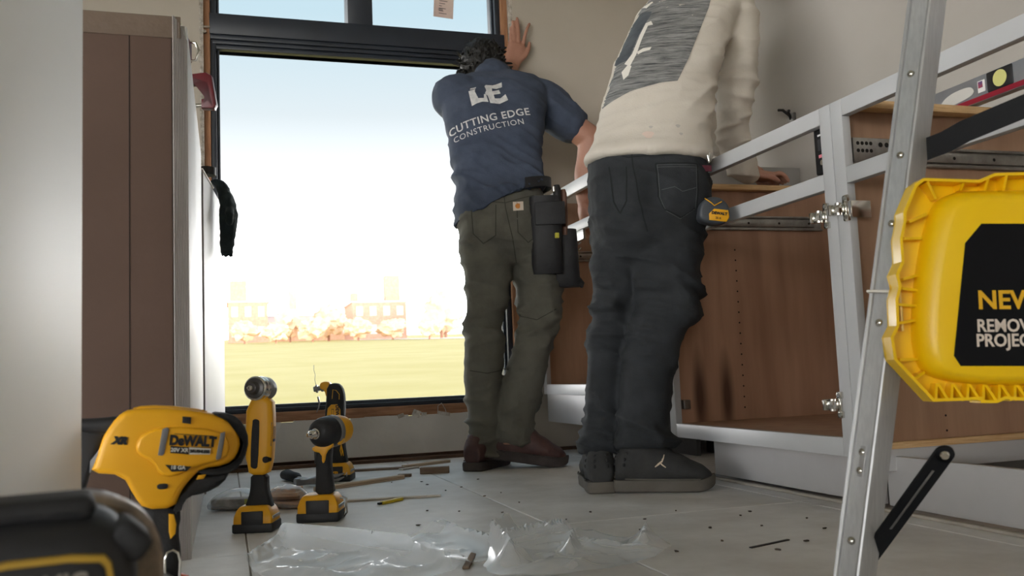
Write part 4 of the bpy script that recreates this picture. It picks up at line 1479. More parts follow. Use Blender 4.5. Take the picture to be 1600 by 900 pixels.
back = [(-.165, -.188), (-.08, -.150), (.0, -.132), (.046, -.128), (.085, -.06), (.135, .04), (.175, .12), (.205, .20), (.10, .22), (.0, .20), (-.075, .10), (-.125, -.05), (-.175, -.15)]
back = [(x, y) for x, y in back]
pr_ = obj('back_print', conform(grid_poly(back, .007), bvw, opr, upr, ZZ, Vector((.30, .95, .04)), .0016, clip=True), streak_mat(), sweat, smooth=60)
m_pgrey = M('print_dark_grey', (66, 72, 78), (84, 90, 96), scale=20, rough=.85)
m_pwhite = M('print_white', (226, 222, 214), rough=.85)
dk = [(-.104, -.048), (-.070, -.045), (-.045, .012), (-.012, .075), (.012, .11), (.02, .13), (-.002, .14), (-.035, .10), (-.068, .04)]
obj('print_shape', conform(grid_poly(dk, .007), bvw, opr, upr, ZZ, Vector((.30, .95, .04)), .0026, clip=True), m_pgrey, pr_, smooth=60)
for sp in ([(-.082, -.055), (-.058, -.025), (-.028, .04), (-.004, .085), (.010, .088), (.012, .072), (-.002, .070), (-.026, .022), (-.048, -.030), (-.070, -.068)],
           [(-.045, -.022), (-.028, -.012), (-.006, -.012), (-.012, -.022), (-.03, -.025), (-.045, -.032)],
           [(-.092, -.08), (-.075, -.062), (-.066, -.068), (-.078, -.098), (-.092, -.11)],
           [(.0, .16), (.03, .175), (.03, .165), (.01, .15)]):
    obj('print_shape', conform(grid_poly(sp), bvw, opr, upr, ZZ, Vector((.30, .95, .04)), .0034), m_pwhite, pr_, smooth=60)
for (x, y, r_, mt) in ((-.05, -.285, .014, M('pink_stain', (216, 196, 184), rough=.9)), (-.04, -.262, .005, M('grey_smudge', (176, 170, 164), rough=.9)), (.03, -.262, .006, M('grey_smudge', (176, 170, 164), rough=.9)), (.035, -.285, .005, M('grey_smudge', (176, 170, 164), rough=.9))):
    pl = [(x + r_ * (1 + .25 * math.sin(3 * a)) * math.cos(a), y + r_ * .8 * math.sin(a)) for a in [k * math.pi / 8 for k in range(16)]]
    obj('smudge', conform(grid_poly(pl), bvw, opr, upr, ZZ, Vector((.30, .95, .04)), .0012), mt, sweat, smooth=60)

sl = shoe(p2, sh((.925, 2.215, 0), o2), math.radians(72), 0, m_sneak, m_snsole, .155, L=.285, name='high_top_sneaker')
sr = shoe(p2, sh((.966, 2.236, .004), o2), math.radians(-26), math.radians(1), m_sneak, m_snsole, .155, L=.262, Wd=.052, name='high_top_sneaker')
# pale leaping-figure mark on the side of the right shoe
jm = [[(.0, .0), (.010, .004), (.016, .018), (.020, .034), (.017, .035), (.012, .021), (.006, .010), (-.008, .0), (-.022, -.014), (-.020, -.017), (-.002, -.006)],
      [(.004, .002), (.012, -.006), (.024, -.016), (.022, -.019), (.008, -.010), (.0, -.002)],
      [(.010, .012), (.014, .016), (.010, .019), (.007, .015)]]
bm = B()
for pl in jm:
    vs = [bm.verts.new((x * .62, 0, y * .62)) for x, y in pl]
    bm.faces.new(vs)
up_ = [c for c in sr.children if c.name.startswith('upper')][0]
bvu = BVHTree.FromPolygons([v.co for v in up_.data.vertices], [tuple(p.vertices) for p in up_.data.polygons])
bmesh.ops.triangulate(bm, faces=bm.faces[:])
for v in bm.verts:
    v.co.x += .122
    v.co.z += .074
    hit, nn, _, _ = bvu.ray_cast(Vector((v.co.x, -.3, v.co.z)), Vector((0, 1, 0)))
    if hit:
        v.co = hit + Vector((0, -.0015, 0))
obj('shoe_mark', bm, M('shoe_mark_tan', (206, 186, 160), rough=.6), up_, smooth=0)
# vent dots at the heels
for s_ in (sl, sr):
    u_ = [c for c in s_.children if c.name.startswith('upper')][0]
    bvu = BVHTree.FromPolygons([v.co for v in u_.data.vertices], [tuple(p.vertices) for p in u_.data.polygons])
    for r_ in range(3):
        for c_ in (-1.5, -.5, .5, 1.5):
            a = c_ * .45
            d_ = Vector((math.cos(a), math.sin(a), 0))
            hit, nn, _, _ = bvu.ray_cast(Vector((.08, 0, .070 + r_ * .014)) - d_ * .3, d_)
            if hit:
                boxobj('vent_hole', hit - Vector((.003, .003, .0045)), hit + Vector((.003, .003, .0045)), m_blk, u_, .002, 1)

# tape measure clipped to his jeans pocket
tm = thing('tape_measure', 'black and yellow tape measure clipped to the jeans pocket of the bending man', 'tape measure', (1.178, 2.018, .675), (0, math.radians(8), math.radians(-14)))
out = [(-.036, .0), (.022, -.002), (.036, .012), (.040, .034), (.030, .056), (.010, .068), (-.014, .068), (-.034, .054), (-.042, .03)]
slabobj('case', out, -.024, .024, M('tape_grey', (58, 62, 68), (66, 70, 76), scale=14, rough=.5), tm, .008, 3, 2)
slabobj('yellow_plate', [(-.014, .006), (.030, .006), (.036, .018), (.032, .036), (-.004, .036), (-.016, .022)], -.0262, -.022, M('tool_yellow', (232, 170, 20), (226, 162, 16), scale=10, rough=.45), tm, .001, 2, 0)
textobj('lettering', 'DEWALT', .0098, M('matte_black', (22, 22, 24), rough=.5), tm, (.010, -.0266, .025), (math.pi / 2, 0, 0), bold=.0005)
textobj('lettering', '25 ft', .008, M('matte_black', (22, 22, 24), rough=.5), tm, (.008, -.0266, .013), (math.pi / 2, 0, 0))
bm = B()
add_tube(bm, [(-.030, -.0245, .060), (-.012, -.0252, .050), (-.004, -.0252, .044), (.014, -.0252, .056)], .0014, 6)
obj('yellow_line', bm, M('tool_yellow', (232, 170, 20), rough=.45), tm)
boxobj('belt_clip', (-.016, .0242, .012), (.012, .0275, .060), m_nickel, tm, .001)
# keys / chain at the belt loop
kr = thing('key_clip', 'small chrome key clip hanging from the belt loop of the black jeans', 'clip', (1.195, 2.045, .842))
bm = B()
add_tube(bm, [(0, 0, .04), (.003, -.002, .022), (0, -.002, .0), (-.003, -.002, .020), (0, 0, .04)], .0022, 6)
obj('hook', bm, m_nickel, kr)
boxobj('red_tab', (-.03, -.004, -.024), (.006, -.001, -.008), M('dull_red', (86, 30, 44), rough=.8), kr)
# ---------------------------------------------------------------- power tools
m_ty = M('tool_yellow', (232, 170, 20), (226, 162, 16), scale=10, rough=0.45)
m_tk = M('tool_black', (27, 27, 29), (33, 33, 36), scale=30, rough=0.55, bump=.05, bscale=200)
m_rub = M('rubber_overmould', (30, 30, 32), (38, 38, 40), scale=40, rough=0.75, bump=.15, bscale=240)
m_tg = M('tool_grey', (120, 120, 120), (104, 104, 106), scale=14, rough=0.45)
m_tm = M('gearcase_metal', (160, 160, 160), (132, 132, 134), scale=30, rough=0.35, metal=0.8)
m_ink = M('matte_black', (22, 22, 24), rough=.5)
m_pale = M('pale_print', (206, 204, 196), rough=.6)
YAW = math.atan2(-0.2984, 0.9545)

def T(pts, ax, ay, s, az=0.0):
    """Drawing units (x right, y down) to metres in the tool's own upright plane."""
    out = []
    for x, y in pts:
        dx, dz = (x - ax) * s, -(y - ay) * s
        out.append((dx + .041 * dz, dz - .041 * dx + az))
    return out

def battery(parent, x0, x1, z1, depth, yb, label='XR', win=True):
    """Slide battery pack: black tray, yellow shell with a dark front panel."""
    bt = boxobj('battery', (x0 - .002, yb - depth / 2 - .002, 0), (x1 + .002, yb + depth / 2 + .002, z1 * .36), m_tk, parent, .004)
    bm = B()
    rings = []
    for zz, k in ((z1 * .30, 0), (z1 * .62, .001), (z1 * .86, .006), (z1, .012)):
        rings.append([Vector(p) for p in ((x0 + k, yb - depth / 2 + k, zz), (x1 - k, yb - depth / 2 + k, zz), (x1 - k, yb + depth / 2 - k, zz), (x0 + k, yb + depth / 2 - k, zz))])
    add_rings(bm, rings)
    bmesh.ops.bevel(bm, geom=bm.edges[:], offset=.0035, segments=2, affect='EDGES', profile=.5)
    obj('shell', bm, m_ty, bt)
    w = x1 - x0
    if win:
        boxobj('front_panel', (x0 + w * .22, yb - depth / 2 - .0015, z1 * .28), (x0 + w * .78, yb - depth / 2 + .004, z1 * .82), m_tk, bt, .002)
        boxobj('side_rail', (x1 - .003, yb - depth * .36, z1 * .48), (x1 + .0016, yb + depth * .40, z1 * .60), m_tm, bt, .001)
    return bt

# ---- brad nailer, nearest big yellow tool
S = .000727
nl = thing('brad_nailer', 'large yellow and black cordless brad nailer standing in front of the cardboard box', 'nail gun', (-0.082, 1.15, 0), (0, 0, math.radians(3)))
def N(p):
    return T(p, 240, 760, S, .207)
body = N([(199, 637), (249, 635), (295, 639), (335, 648), (358, 662), (370, 690), (364, 714), (348, 728), (310, 732), (294, 748), (280, 768), (272, 792), (228, 792), (212, 770), (195, 738), (149, 733), (156, 715), (163, 684), (167, 674), (183, 648)])
hb = slabobj('housing', body, -.030, .030, m_ty, nl, .007, 4, 1)
slabobj('motor_cover', N([(212, 690), (222, 673), (258, 663), (338, 671), (354, 694), (347, 718), (302, 727), (268, 744), (248, 738), (238, 718), (215, 706)]), -.0345, -.022, m_ty, hb, .004, 3, 1)
slabobj('top_ridge', N([(205, 633), (250, 631), (318, 640), (316, 647), (250, 640), (206, 643)]), -.012, .012, m_ty, hb, .004, 2, 1)
slabobj('rear_bumper', N([(323, 643), (355, 646), (373, 661), (383, 688), (376, 720), (359, 739), (330, 744), (304, 738), (308, 733), (350, 733), (368, 716), (375, 690), (363, 664), (334, 652)]), -.0285, .0285, m_rub, nl, .003, 3, 1)
slabobj('nose', N([(118, 652), (160, 651), (181, 648), (191, 654), (193, 667), (181, 675), (160, 676), (118, 668)]), -.020, .020, m_tk, nl, .006, 3, 1)
slabobj('magazine', N([(112, 664), (166, 672), (160, 692), (151, 716), (146, 740), (132, 800), (118, 800), (112, 740)]), -.012, .012, m_tk, nl, .004, 2, 0)
slabobj('magazine_rail', N([(147, 716), (158, 700), (163, 690), (166, 700), (153, 732), (147, 735)]), -.017, .017, m_tg, nl, .003, 2, 0)
slabobj('rear_arm', N([(356, 736), (345, 758), (318, 772), (292, 776), (283, 792), (278, 806), (270, 800), (276, 778), (292, 754), (306, 740), (330, 742)]), -.024, .024, m_rub, nl, .008, 3, 1)
slabobj('arm_accent', N([(306, 742), (318, 741), (314, 748), (303, 749)]), -.0262, -.022, m_ty, nl, .001, 2, 0)
hd = slabobj('handle', N([(226, 786), (276, 788), (283, 806), (279, 830), (285, 866), (287, 930), (248, 930), (244, 868), (240, 838), (230, 812)]), -.021, .021, m_rub, nl, .010, 3, 1)
slabobj('handle_accent', N([(264, 800), (272, 802), (276, 818), (275, 832), (268, 840), (265, 828)]), -.0225, -.018, m_ty, hd, .001, 2, 0)
slabobj('trigger_guard', N([(206, 766), (226, 766), (234, 782), (232, 796), (222, 800), (226, 786), (220, 776), (208, 774)]), -.012, .012, m_tk, nl, .004, 2, 1)
slabobj('trigger', N([(222, 776), (230, 780), (232, 800), (226, 806), (222, 796)]), -.007, .007, m_tk, nl, .002, 2, 0)
slabobj('selector', N([(245, 753), (260, 752), (262, 757), (259, 761), (246, 761)]), -.0325, -.028, m_tk, nl, .001, 2, 1)
for pl in ([(250, 668), (257, 665), (260, 668), (254, 706), (251, 709), (245, 708)], [(337, 676), (344, 674), (344, 680), (339, 716), (333, 718), (331, 716)]):
    v_ = slabobj('vent', N(pl), -.0362, -.030, m_tg, hb, .001, 2, 0)
    q = N(pl)
    mx = sum(a for a, b in q) / len(q)
slabobj('top_button', N([(279, 649), (292, 650), (292, 661), (279, 659)]), -.0325, -.02, m_tk, hb, .001, 2, 0)
slabobj('rating_plate', N([(263, 694), (290, 697), (290, 708), (263, 705)]), -.0362, -.034, m_ink, hb, 0)
slabobj('brushless_plate', N([(290.5, 697), (323, 700), (322, 709), (290.5, 708)]), -.0360, -.034, m_pale, hb, 0)
slabobj('gauge_plate', N([(256, 723), (295, 727), (288, 734), (266, 734)]), -.0352, -.032, m_ink, hb, 0)
NT = (math.pi / 2, math.radians(6.0), 0)
def ntext(s, px, py, size, mat, y=-.0364, rotd=6.0, **kw):
    (x, z), = N([(px, py)])
    return textobj('lettering', s, size, mat, hb, (x, y, z), (math.pi / 2, math.radians(rotd), 0), **kw)
ntext('DeWALT', 296, 688, .0150, m_ink, -.0352, bold=.0009, sx=.84)
ntext('20V XR', 276.5, 701, .0060, m_pale, -.0366, bold=.0002)
ntext('BRUSHLESS', 306.5, 704, .0050, m_ink, -.0364, bold=.0002, sx=.86)
ntext('18 GA', 275, 728, .0060, m_pale, -.0356, bold=.0002)
ntext('XR', 189, 685, .0105, m_ink, -.0308, bold=.0010, shear=.3)
slabobj('text_rule', N([(268, 675), (327, 680), (327, 681), (268, 676)]), -.0352, -.034, m_ink, hb, 0)
slabobj('text_rule', N([(266, 695.5), (325, 698), (325, 699), (266, 696.5)]), -.0352, -.034, m_ink, hb, 0)
bm = B()
add_tube(bm, [(Vector((x, -.030, z))) for x, z in N([(262, 900), (261, 868), (264, 858), (272, 855), (280, 860), (283, 872), (283, 905)])], .0017, 8)
obj('belt_hook', bm, m_nickel, nl)
slabobj('hook_bracket', N([(258, 885), (286, 905), (296, 918), (290, 925), (258, 900)]), -.032, -.018, m_tg, nl, .002, 2, 0)
slabobj('orange_stop', N([(284, 893), (297, 898), (300, 912), (288, 908)]), -.026, -.014, M('orange_plastic', (214, 92, 30), rough=.5), nl, .002, 2, 0)
battery(nl, -.040, .062, .058, .078, 0)

# ---- blurred driver closest to the camera
fg = thing('impact_wrench', 'dark compact driver nearest the camera, seen from behind, out of focus', 'power tool', (-0.078, .49, 0), (0, 0, math.radians(8)))
fg.scale = (.93, .93, .975)
bm = B()
rings = []
for y, c, rx, rz in ((-.030, .226, .030, .026), (-.027, .227, .037, .033), (-.018, .228, .042, .039), (.0, .229, .0445, .043), (.026, .229, .045, .0435), (.030, .229, .042, .041)):
    rings.append(ring((-.006, y, c), (1, 0, 0), (0, 0, 1), rx, rz, n=36, power=3.0))
add_rings(bm, rings)
mh = obj('motor_housing', bm, m_tk, fg, smooth=50)
bm = B()
rings = []
for y, c, rx, rz in ((.028, .229, .042, .040), (.034, .229, .045, .043), (.060, .229, .045, .043), (.066, .229, .042, .040)):
    rings.append(ring((.009, y, c), (1, 0, 0), (0, 0, 1), rx, rz, n=36, power=2.5))
add_rings(bm, rings)
obj('yellow_band', bm, M('worn_yellow', (168, 146, 120), (74, 62, 54), scale=26, rough=.5), mh, smooth=50)
bm = B()
add_lathe(bm, (.010, .062, .229), (0, 1, 0), [(.030, 0), (.043, .002), (.044, .018), (.040, .03), (.030, .048), (.016, .055), (.012, .075), (.001, .076)], 30)
obj('gear_case', bm, m_tm, fg)
bm = B()
add_box(bm, (-.036, -.018, .266), (.018, .030, .2775), .006, 3)
obj('top_pad', bm, m_rub, mh)
for sx_ in (-1, 1):
    bm = B()
    add_box(bm, (-.006 + sx_ * .040 - .010, -.022, .247), (-.006 + sx_ * .040 + .010, .022, .262), .005, 3, rot=Matrix.Rotation(sx_ * .7, 3, 'Y'))
    obj('shoulder_pad', bm, m_rub, mh)
bm = B()
pl = [(-.036, .210), (.020, .210), (.026, .216), (.026, .246), (.020, .253), (-.034, .253), (-.041, .246), (-.041, .216)]
add_slab(bm, pl, -.0338, -.028, .0012, 2, 1)
obj('label_frame', bm, M('dim_yellow', (170, 134, 40), rough=.5), mh)
slabobj('label_plate', [(-.034, .213), (.018, .213), (.023, .218), (.023, .244), (.018, .250), (-.033, .250), (-.038, .244), (-.038, .218)], -.0348, -.030, m_ink, mh, .001, 2, 1)
textobj('lettering', 'ATOMIC', .0115, M('dim_print', (128, 122, 112), rough=.6), mh, (-.008, -.0352, .2405), FRONT, bold=.0004)
textobj('lettering', '20V MAX', .0075, M('brown_print', (120, 88, 56), rough=.6), mh, (-.008, -.0352, .227), FRONT)
bm = B()
add_rings(bm, [ring((0, .012 + .004 * math.sin(t * 3), .195 - .15 * t), (1, 0, 0), (0, 1, 0), .020, .026, n=24, power=2.6) for t in (0, .2, .4, .6, .8, 1.0)])
obj('handle', bm, m_rub, fg, smooth=50)
cylobj('forward_switch', (.030, .01, .19), (.046, .01, .19), .006, m_nickel, fg)
battery(fg, -.040, .040, .052, .10, .01)

# ---- right-angle drill
S2 = .00146
ra = thing('angle_drill', 'tall yellow right-angle drill standing upright on its battery, chuck at the top', 'drill', (0.066, 2.125, 0), (0, 0, YAW))
def Q(p):
    return T(p, 406, 720, S2, .155)
rb = slabobj('housing', Q([(388, 625), (426, 625), (429, 660), (429, 700), (427, 728), (422, 744), (395, 744), (392, 728), (388, 716)]), -.023, .025, m_ty, ra, .012, 4, 1)
slabobj('grip_insert', Q([(399, 662), (403, 659), (409, 660), (411, 664), (410, 730), (407, 734), (401, 733), (398, 729)]), -.0255, -.016, m_rub, rb, .003, 2, 1)
slabobj('side_panel', Q([(423, 668), (428, 664), (428, 700), (423, 704)]), -.018, .02, m_tg, rb, .002, 2, 0)
slabobj('side_mark', Q([(424, 674), (429, 671), (429, 694), (424, 697)]), -.012, .012, m_ink, rb, .001, 2, 0)
(x_, z_), = Q([(421, 720)])
cylobj('reversing_switch', (x_, -.026, z_), (x_ + .004, -.010, z_), .007, m_ink, rb)
slabobj('handle', Q([(397, 741), (421, 741), (422, 765), (427, 780), (431, 794), (388, 794), (394, 778), (397, 765)]), -.019, .021, m_rub, ra, .009, 3, 1)
(x_, z_), = Q([(408, 614)])
axr = Vector((-.20, -.97, .05)).normalized()
cc = Vector((x_, .0, z_))
bm = B()
add_lathe(bm, cc + axr * -.030, axr, [(.010, 0), (.024, .002), (.027, .012), (.0275, .034), (.026, .036)], 28)
hc = obj('angle_head', bm, m_tg, ra)
bm = B()
add_lathe(bm, cc + axr * .004, axr, [(.024, 0), (.0275, .002), (.0275, .012), (.026, .013), (.0268, .014), (.0268, .026), (.022, .031)], 28)
obj('chuck_sleeve', bm, m_nickel, hc)
bm = B()
add_lathe(bm, cc + axr * .033, axr, [(.0235, 0), (.0225, .003), (.015, .005), (.0115, .010), (.0105, .014), (.003, .015)], 24)
ch = obj('chuck', bm, M('dark_chuck_steel', (92, 90, 88), rough=.35, metal=.8), hc)
bm = B()
add_lathe(bm, cc + axr * .052, axr, [(.0065, 0), (.006, .004), (.0022, .006), (.0018, .014)], 12)
obj('drill_bit', bm, m_nickel, ch)
bt_ = battery(ra, -.046, .038, .056, .078, -.004)

# ---- impact driver
S3 = .00150
im = thing('impact_driver', 'small black-nosed impact driver standing on its battery beside the angle drill', 'drill', (0.215, 2.19, 0), (0, 0, YAW))
def I(p):
    return T(p, 510, 740, S3, .106)
hd = slabobj('handle', I([(499, 696), (523, 694), (521, 720), (524, 750), (528, 772), (498, 774), (499, 745), (498, 715)]), -.018, .020, m_rub, im, .009, 3, 1)
slabobj('collar', I([(493, 698), (514, 693), (524, 688), (527, 696), (516, 706), (514, 722), (509, 724), (508, 708), (494, 705)]), -.021, .022, m_ty, im, .004, 2, 1)
slabobj('trigger', I([(495, 706), (506, 706), (507, 722), (496, 724)]), -.010, .010, m_tk, im, .003, 2, 0)
(x_, z_), = I([(513, 676)])
c0 = Vector((x_, .0, z_))
axi = Vector((-.42, -.90, -.03)).normalized()
bm = B()
add_lathe(bm, c0 + axi * -.068, axi, [(.022, 0), (.032, .006), (.035, .02), (.035, .040), (.033, .044)], 28)
mo = obj('motor_housing', bm, m_ty, im)
bm = B()
add_lathe(bm, c0 + axi * -.026, axi, [(.035, 0), (.038, .003), (.038, .012), (.035, .016)], 28)
obj('metal_band', bm, m_tg, mo)
bm = B()
add_lathe(bm, c0 + axi * -.012, axi, [(.035, 0), (.0365, .006), (.0355, .026), (.031, .040), (.022, .048), (.017, .050)], 28)
gc = obj('gear_case', bm, m_tk, im)
bm = B()
add_lathe(bm, c0 + axi * .036, axi, [(.013, 0), (.0125, .008), (.0105, .010), (.0100, .022), (.0085, .024), (.0055, .026), (.0045, .036), (.002, .037)], 20)
obj('bit_holder', bm, m_nickel, gc)
slabobj('yellow_cap', I([(527, 668), (536, 664), (541, 672), (540, 690), (533, 698), (527, 694)]), .0, .034, m_ty, im, .006, 2, 1)
battery(im, -.056, .038, .060, .085, .004)
(x_, z_), = I([(541, 790)])
bm = B()
add_tube(bm, [(x_ - .004, -.02, z_ + .022), (x_ + .010, -.018, z_ + .020), (x_ + .012, -.016, z_ - .012), (x_ + .004, -.012, z_ - .022), (x_ + .002, -.002, z_ - .02), (x_ + .008, .004, z_ + .018), (x_ - .004, .008, z_ + .022)], .0018, 8)
obj('belt_hook', bm, m_nickel, im)

# ---- oscillating multi-tool
S4 = .00209
om = thing('multi_tool', 'yellow and black oscillating multi-tool standing behind the impact driver under the window', 'power tool', (0.332, 3.02, 0), (0, 0, YAW))
def O(p):
    return T(p, 520, 680, S4, .148)
slabobj('housing', O([(508, 604), (523, 600), (532, 607), (536, 622), (536, 650), (535, 680), (538, 705), (543, 728), (517, 730), (514, 705), (509, 672), (506, 650), (508, 628)]), -.026, .026, m_rub, om, .012, 4, 1)
slabobj('name_plate', O([(512, 634), (531, 633), (532, 668), (516, 669), (505, 672), (503, 668), (510, 656)]), -.0295, -.018, m_ty, om, .004, 2, 1)
slabobj('head_cap', O([(497, 601), (506, 598), (514, 600), (514, 622), (508, 624), (505, 612), (498, 610)]), -.020, .020, m_ty, om, .005, 2, 1)
(x_, z_), = O([(527, 649)])
textobj('lettering', 'DEWALT', .0150, m_ink, om, (x_, -.0300, z_), (math.pi / 2, math.pi / 2, 0), bold=.0006)
(x_, z_), = O([(520, 652)])
boxobj('plate_outline', (x_ - .004, -.0302, z_ - .024), (x_ + .004, -.0296, z_ + .024), m_ink, om)
boxobj('plate_inset', (x_ - .0028, -.0306, z_ - .022), (x_ + .0028, -.0301, z_ + .022), m_ty, om)
bm = B()
add_tube(bm, [Vector((x, -.026, z)) for x, z in O([(518, 625), (519, 611), (524, 612), (529, 618), (529, 626)])], .0011, 6)
add_tube(bm, [Vector((x, -.026, z)) for x, z in O([(530, 670), (532, 690), (536, 705), (537, 712)])], .0016, 6)
add_tube(bm, [Vector((x, -.026, z)) for x, z in O([(533, 696), (535, 706), (534, 712), (532, 704), (533, 696)])], .0016, 6)
obj('trim_line', bm, m_ty, om)
c0 = [Vector((x, 0, z)) for x, z in O([(503, 608), (491, 612), (489, 604), (489, 620)])]
bm = B()
add_lathe(bm, c0[0], (-1, 0, -.12), [(.012, 0), (.012, .010), (.008, .012), (.008, .020), (.013, .021), (.013, .027), (.009, .028), (.009, .034)], 16)
ck = obj('clamp_head', bm, m_tm, om)
bm = B()
add_tube(bm, [Vector((x, -.002, z)) for x, z in O([(494, 622), (496, 632), (495, 640), (492, 646)])], [.007, .006, .004, .0025], 8, flat=.5)
obj('scraper_blade', bm, m_tm, ck)
bm = B()
add_tube(bm, [Vector((x, 0, z)) for x, z in O([(490, 604), (488, 596), (488.5, 588), (486, 580), (486, 573)])], .0009, 5)
obj('wire_strand', bm, m_steel, ck)
battery(om, -.050, .056, .058, .086, .0)
textobj('lettering', 'XR', .022, m_ty, om, (.002, -.0452, .024), FRONT, bold=.001, shear=.3)
textobj('lettering', '4', .020, m_pale, om, (.044, -.0452, .022), FRONT)

# ---- hammer on the floor
hm = thing('hammer', 'claw hammer with black grip lying on the floor under the window', 'hammer', (0.185, 2.96, 0), (0, 0, 0))
bm = B()
add_tube(bm, [(-.005, .19, .017), (.002, .16, .020), (.015, .11, .018), (.026, .07, .016), (.030, .055, .014)], [.015, .018, .016, .017, .012], 14)
obj('grip', bm, m_rub, hm, smooth=60)
bm = B()
add_tube(bm, [(.028, .062, .014), (.05, -.01, .014), (.068, -.055, .014)], .0085, 10)
obj('shaft', bm, m_tm, hm)
bm = B()
add_tube(bm, [(.010, -.085, .016), (.022, -.082, .016), (.026, -.081, .016), (.045, -.070, .016), (.075, -.055, .017), (.090, -.048, .017)], [.015, .015, .010, .009, .013, .012], 12)
for dz in (-.006, .006):
    add_tube(bm, [(.085, -.050, .016), (.115, -.038, .016 + dz), (.145, -.030, .018 + dz), (.165, -.030, .024 + dz)], [.010, .008, .006, .002], 8)
obj('head', bm, m_tm, hm, smooth=50)
# ---------------------------------------------------------------- left side: white panel, cartons and what lies on them
m_wpanel = M('white_panel_lacquer', (240, 241, 241), (242, 243, 243), scale=1.2, rough=0.55)
tag(boxobj('cabinet_panel', (-.160, .44, 0), (-.138, 1.0, .90), m_wpanel, bev=.001), 'plain white cabinet panel standing upright at the left edge, nearest the camera', 'panel')

m_card = M('brown_cardboard', (94, 74, 64), (87, 68, 58), scale=3, rough=0.85, bump=.05, bscale=60)
m_cardw = M('white_carton_face', (226, 224, 223), (220, 218, 217), scale=2, rough=0.48)
m_corr = M('corrugated_grey', (150, 143, 140), (132, 124, 120), scale=18, rough=0.85, stretch=(1, 1, .2))
m_seam = M('carton_seam', (44, 32, 26), rough=.9)
m_tape = M('packing_tape', (110, 95, 84), (100, 86, 75), scale=8, rough=0.18, bump=.3, bscale=30)
cb = thing('cardboard_carton', 'big brown cardboard carton with a taped top standing behind the nailer', 'box', (-.066, 1.835, 0))
boxobj('carton_body', (-.62, 0, .0), (-.028, 1.06, 1.04), m_card, cb, .004)
bm = B()
n_ = 9
for k in range(n_):
    t0, t1 = k / n_, (k + 1) / n_
    a, b = Vector((-.0275 + .0275 * t0, -.004 + .010 * t0, 0)), Vector((-.0275 + .0275 * t1, -.004 + .010 * t1, 0))
    m = (a + b) / 2 + Vector((.001, -.0018, 0))
    h0 = 1.045 - .05 * t0 ** 1.5
    h1 = 1.045 - .05 * t1 ** 1.5
    vs = [bm.verts.new(p) for p in (a + V(0, 0, .0), m, b, b + V(0, 0, h1), m + V(0, 0, (h0 + h1) / 2), a + V(0, 0, h0))]
    bm.faces.new((vs[0], vs[1], vs[4], vs[5]))
    bm.faces.new((vs[1], vs[2], vs[3], vs[4]))
    if k == 0:
        pass
add_box(bm, (-.0285, .004, 0), (-.001, .02, .995))
obj('corner_protector', bm, m_corr, cb, smooth=10)
boxobj('white_side_sheet', (-.0279, .0202, .0), (-.0008, 1.058, 1.035), m_cardw, cb, .003)
boxobj('front_seam', (-.1065, -.0009, .0), (-.1045, .0005, 1.0), m_seam, cb)
bm = B()
add_box(bm, (-.615, -.0016, 1.0), (-.012, .0005, 1.044), .0008, 1)
add_box(bm, (-.615, -.001, 1.0405), (-.012, .20, 1.0425), .0008, 1)
obj('tape_strip', bm, m_tape, cb)

c2 = thing('white_carton', 'slim white carton standing between the brown carton and the window', 'box', (-.064, 2.905, 0), (0, 0, math.radians(-5.6)))
boxobj('carton_body', (-.45, 0, 0), (0, .60, .985), m_cardw, c2, .004)
boxobj('edge_fold', (-.002, -.0005, .0), (.0022, .006, .985), m_corr, c2)
boxobj('top_flap', (-.45, .0, .9852), (.002, .30, .990), m_cardw, c2, .001, rot=Matrix.Rotation(math.radians(.6), 3, 'X'), pivot=(0, 0, .9852))

# dark work glove hanging over the white carton
gv = thing('work_glove', 'dark work glove hanging over the edge of the white carton by the window', 'glove', (-.018, 3.20, .77))
m_glove = M('dark_teal_fabric', (30, 40, 44), (40, 52, 56), scale=30, rough=.9, bump=.2, bscale=160)
bm = B()
rings = []
for z_, x_, rx, ry in ((-.005, .026, .018, .018), (.03, .026, .024, .024), (.06, .028, .025, .024), (.09, .030, .027, .034), (.13, .032, .030, .042), (.165, .029, .026, .042), (.20, .021, .021, .036), (.232, .008, .020, .030), (.246, -.012, .020, .024)):
    rings.append(ring((x_, 0, z_), (1, 0, 0), (0, 1, 0), rx, ry, n=20))
add_rings(bm, rings)
limb(bm, [V(.034, -.03, .14), V(.034, -.062, .12), V(.033, -.075, .09)], [.016, .014, .011], 12)
me = remeshed(bm, .0045, 4)
folds(me, lambda p, n: .004 * (ridge(p, 20, 20, 34, 3.0) - .4))
add_skin_mesh('glove_body', me, m_glove, gv)
bm = B()
for k in range(4):
    add_tube(bm, [(.012 + .008 * k, -.004 + .003 * k, .03), (.012 + .008 * k, -.004, .0), (.014 + .008 * k, .0, -.012 - .004 * (k % 2))], [.009, .0085, .006], 8)
obj('finger', bm, m_glove, gv)

m_redp = M('dark_red_paint', (96, 14, 26), (86, 12, 22), scale=12, rough=.4)
rc = thing('red_clamp', 'dark red hand clamp lying on the far end of the brown carton', 'clamp', (-.070, 2.46, 1.0415), (0, 0, math.radians(-12)))
slabobj('clamp_frame', [(-.02, .092), (.030, .098), (.044, .090), (.056, .012), (.050, .0), (.018, .002), (.018, .026), (.034, .030), (.030, .066), (-.02, .066)], -.014, .014, m_redp, rc, .004, 2, 0)
bm = B()
add_tube(bm, [(-.02, 0, .08), (-.05, 0, .084), (-.062, 0, .06), (-.05, 0, .03), (-.03, 0, .006)], .0045, 8)
obj('spring_wire', bm, m_nickel, rc)
cylobj('screw', (.02, 0, .012), (-.03, 0, .010), .0055, m_nickel, rc)
rc2 = thing('red_clamp', 'small dark red clamp with a chrome wire near the front of the brown carton', 'clamp', (-.082, 2.10, 1.0415), (0, 0, math.radians(-20)))
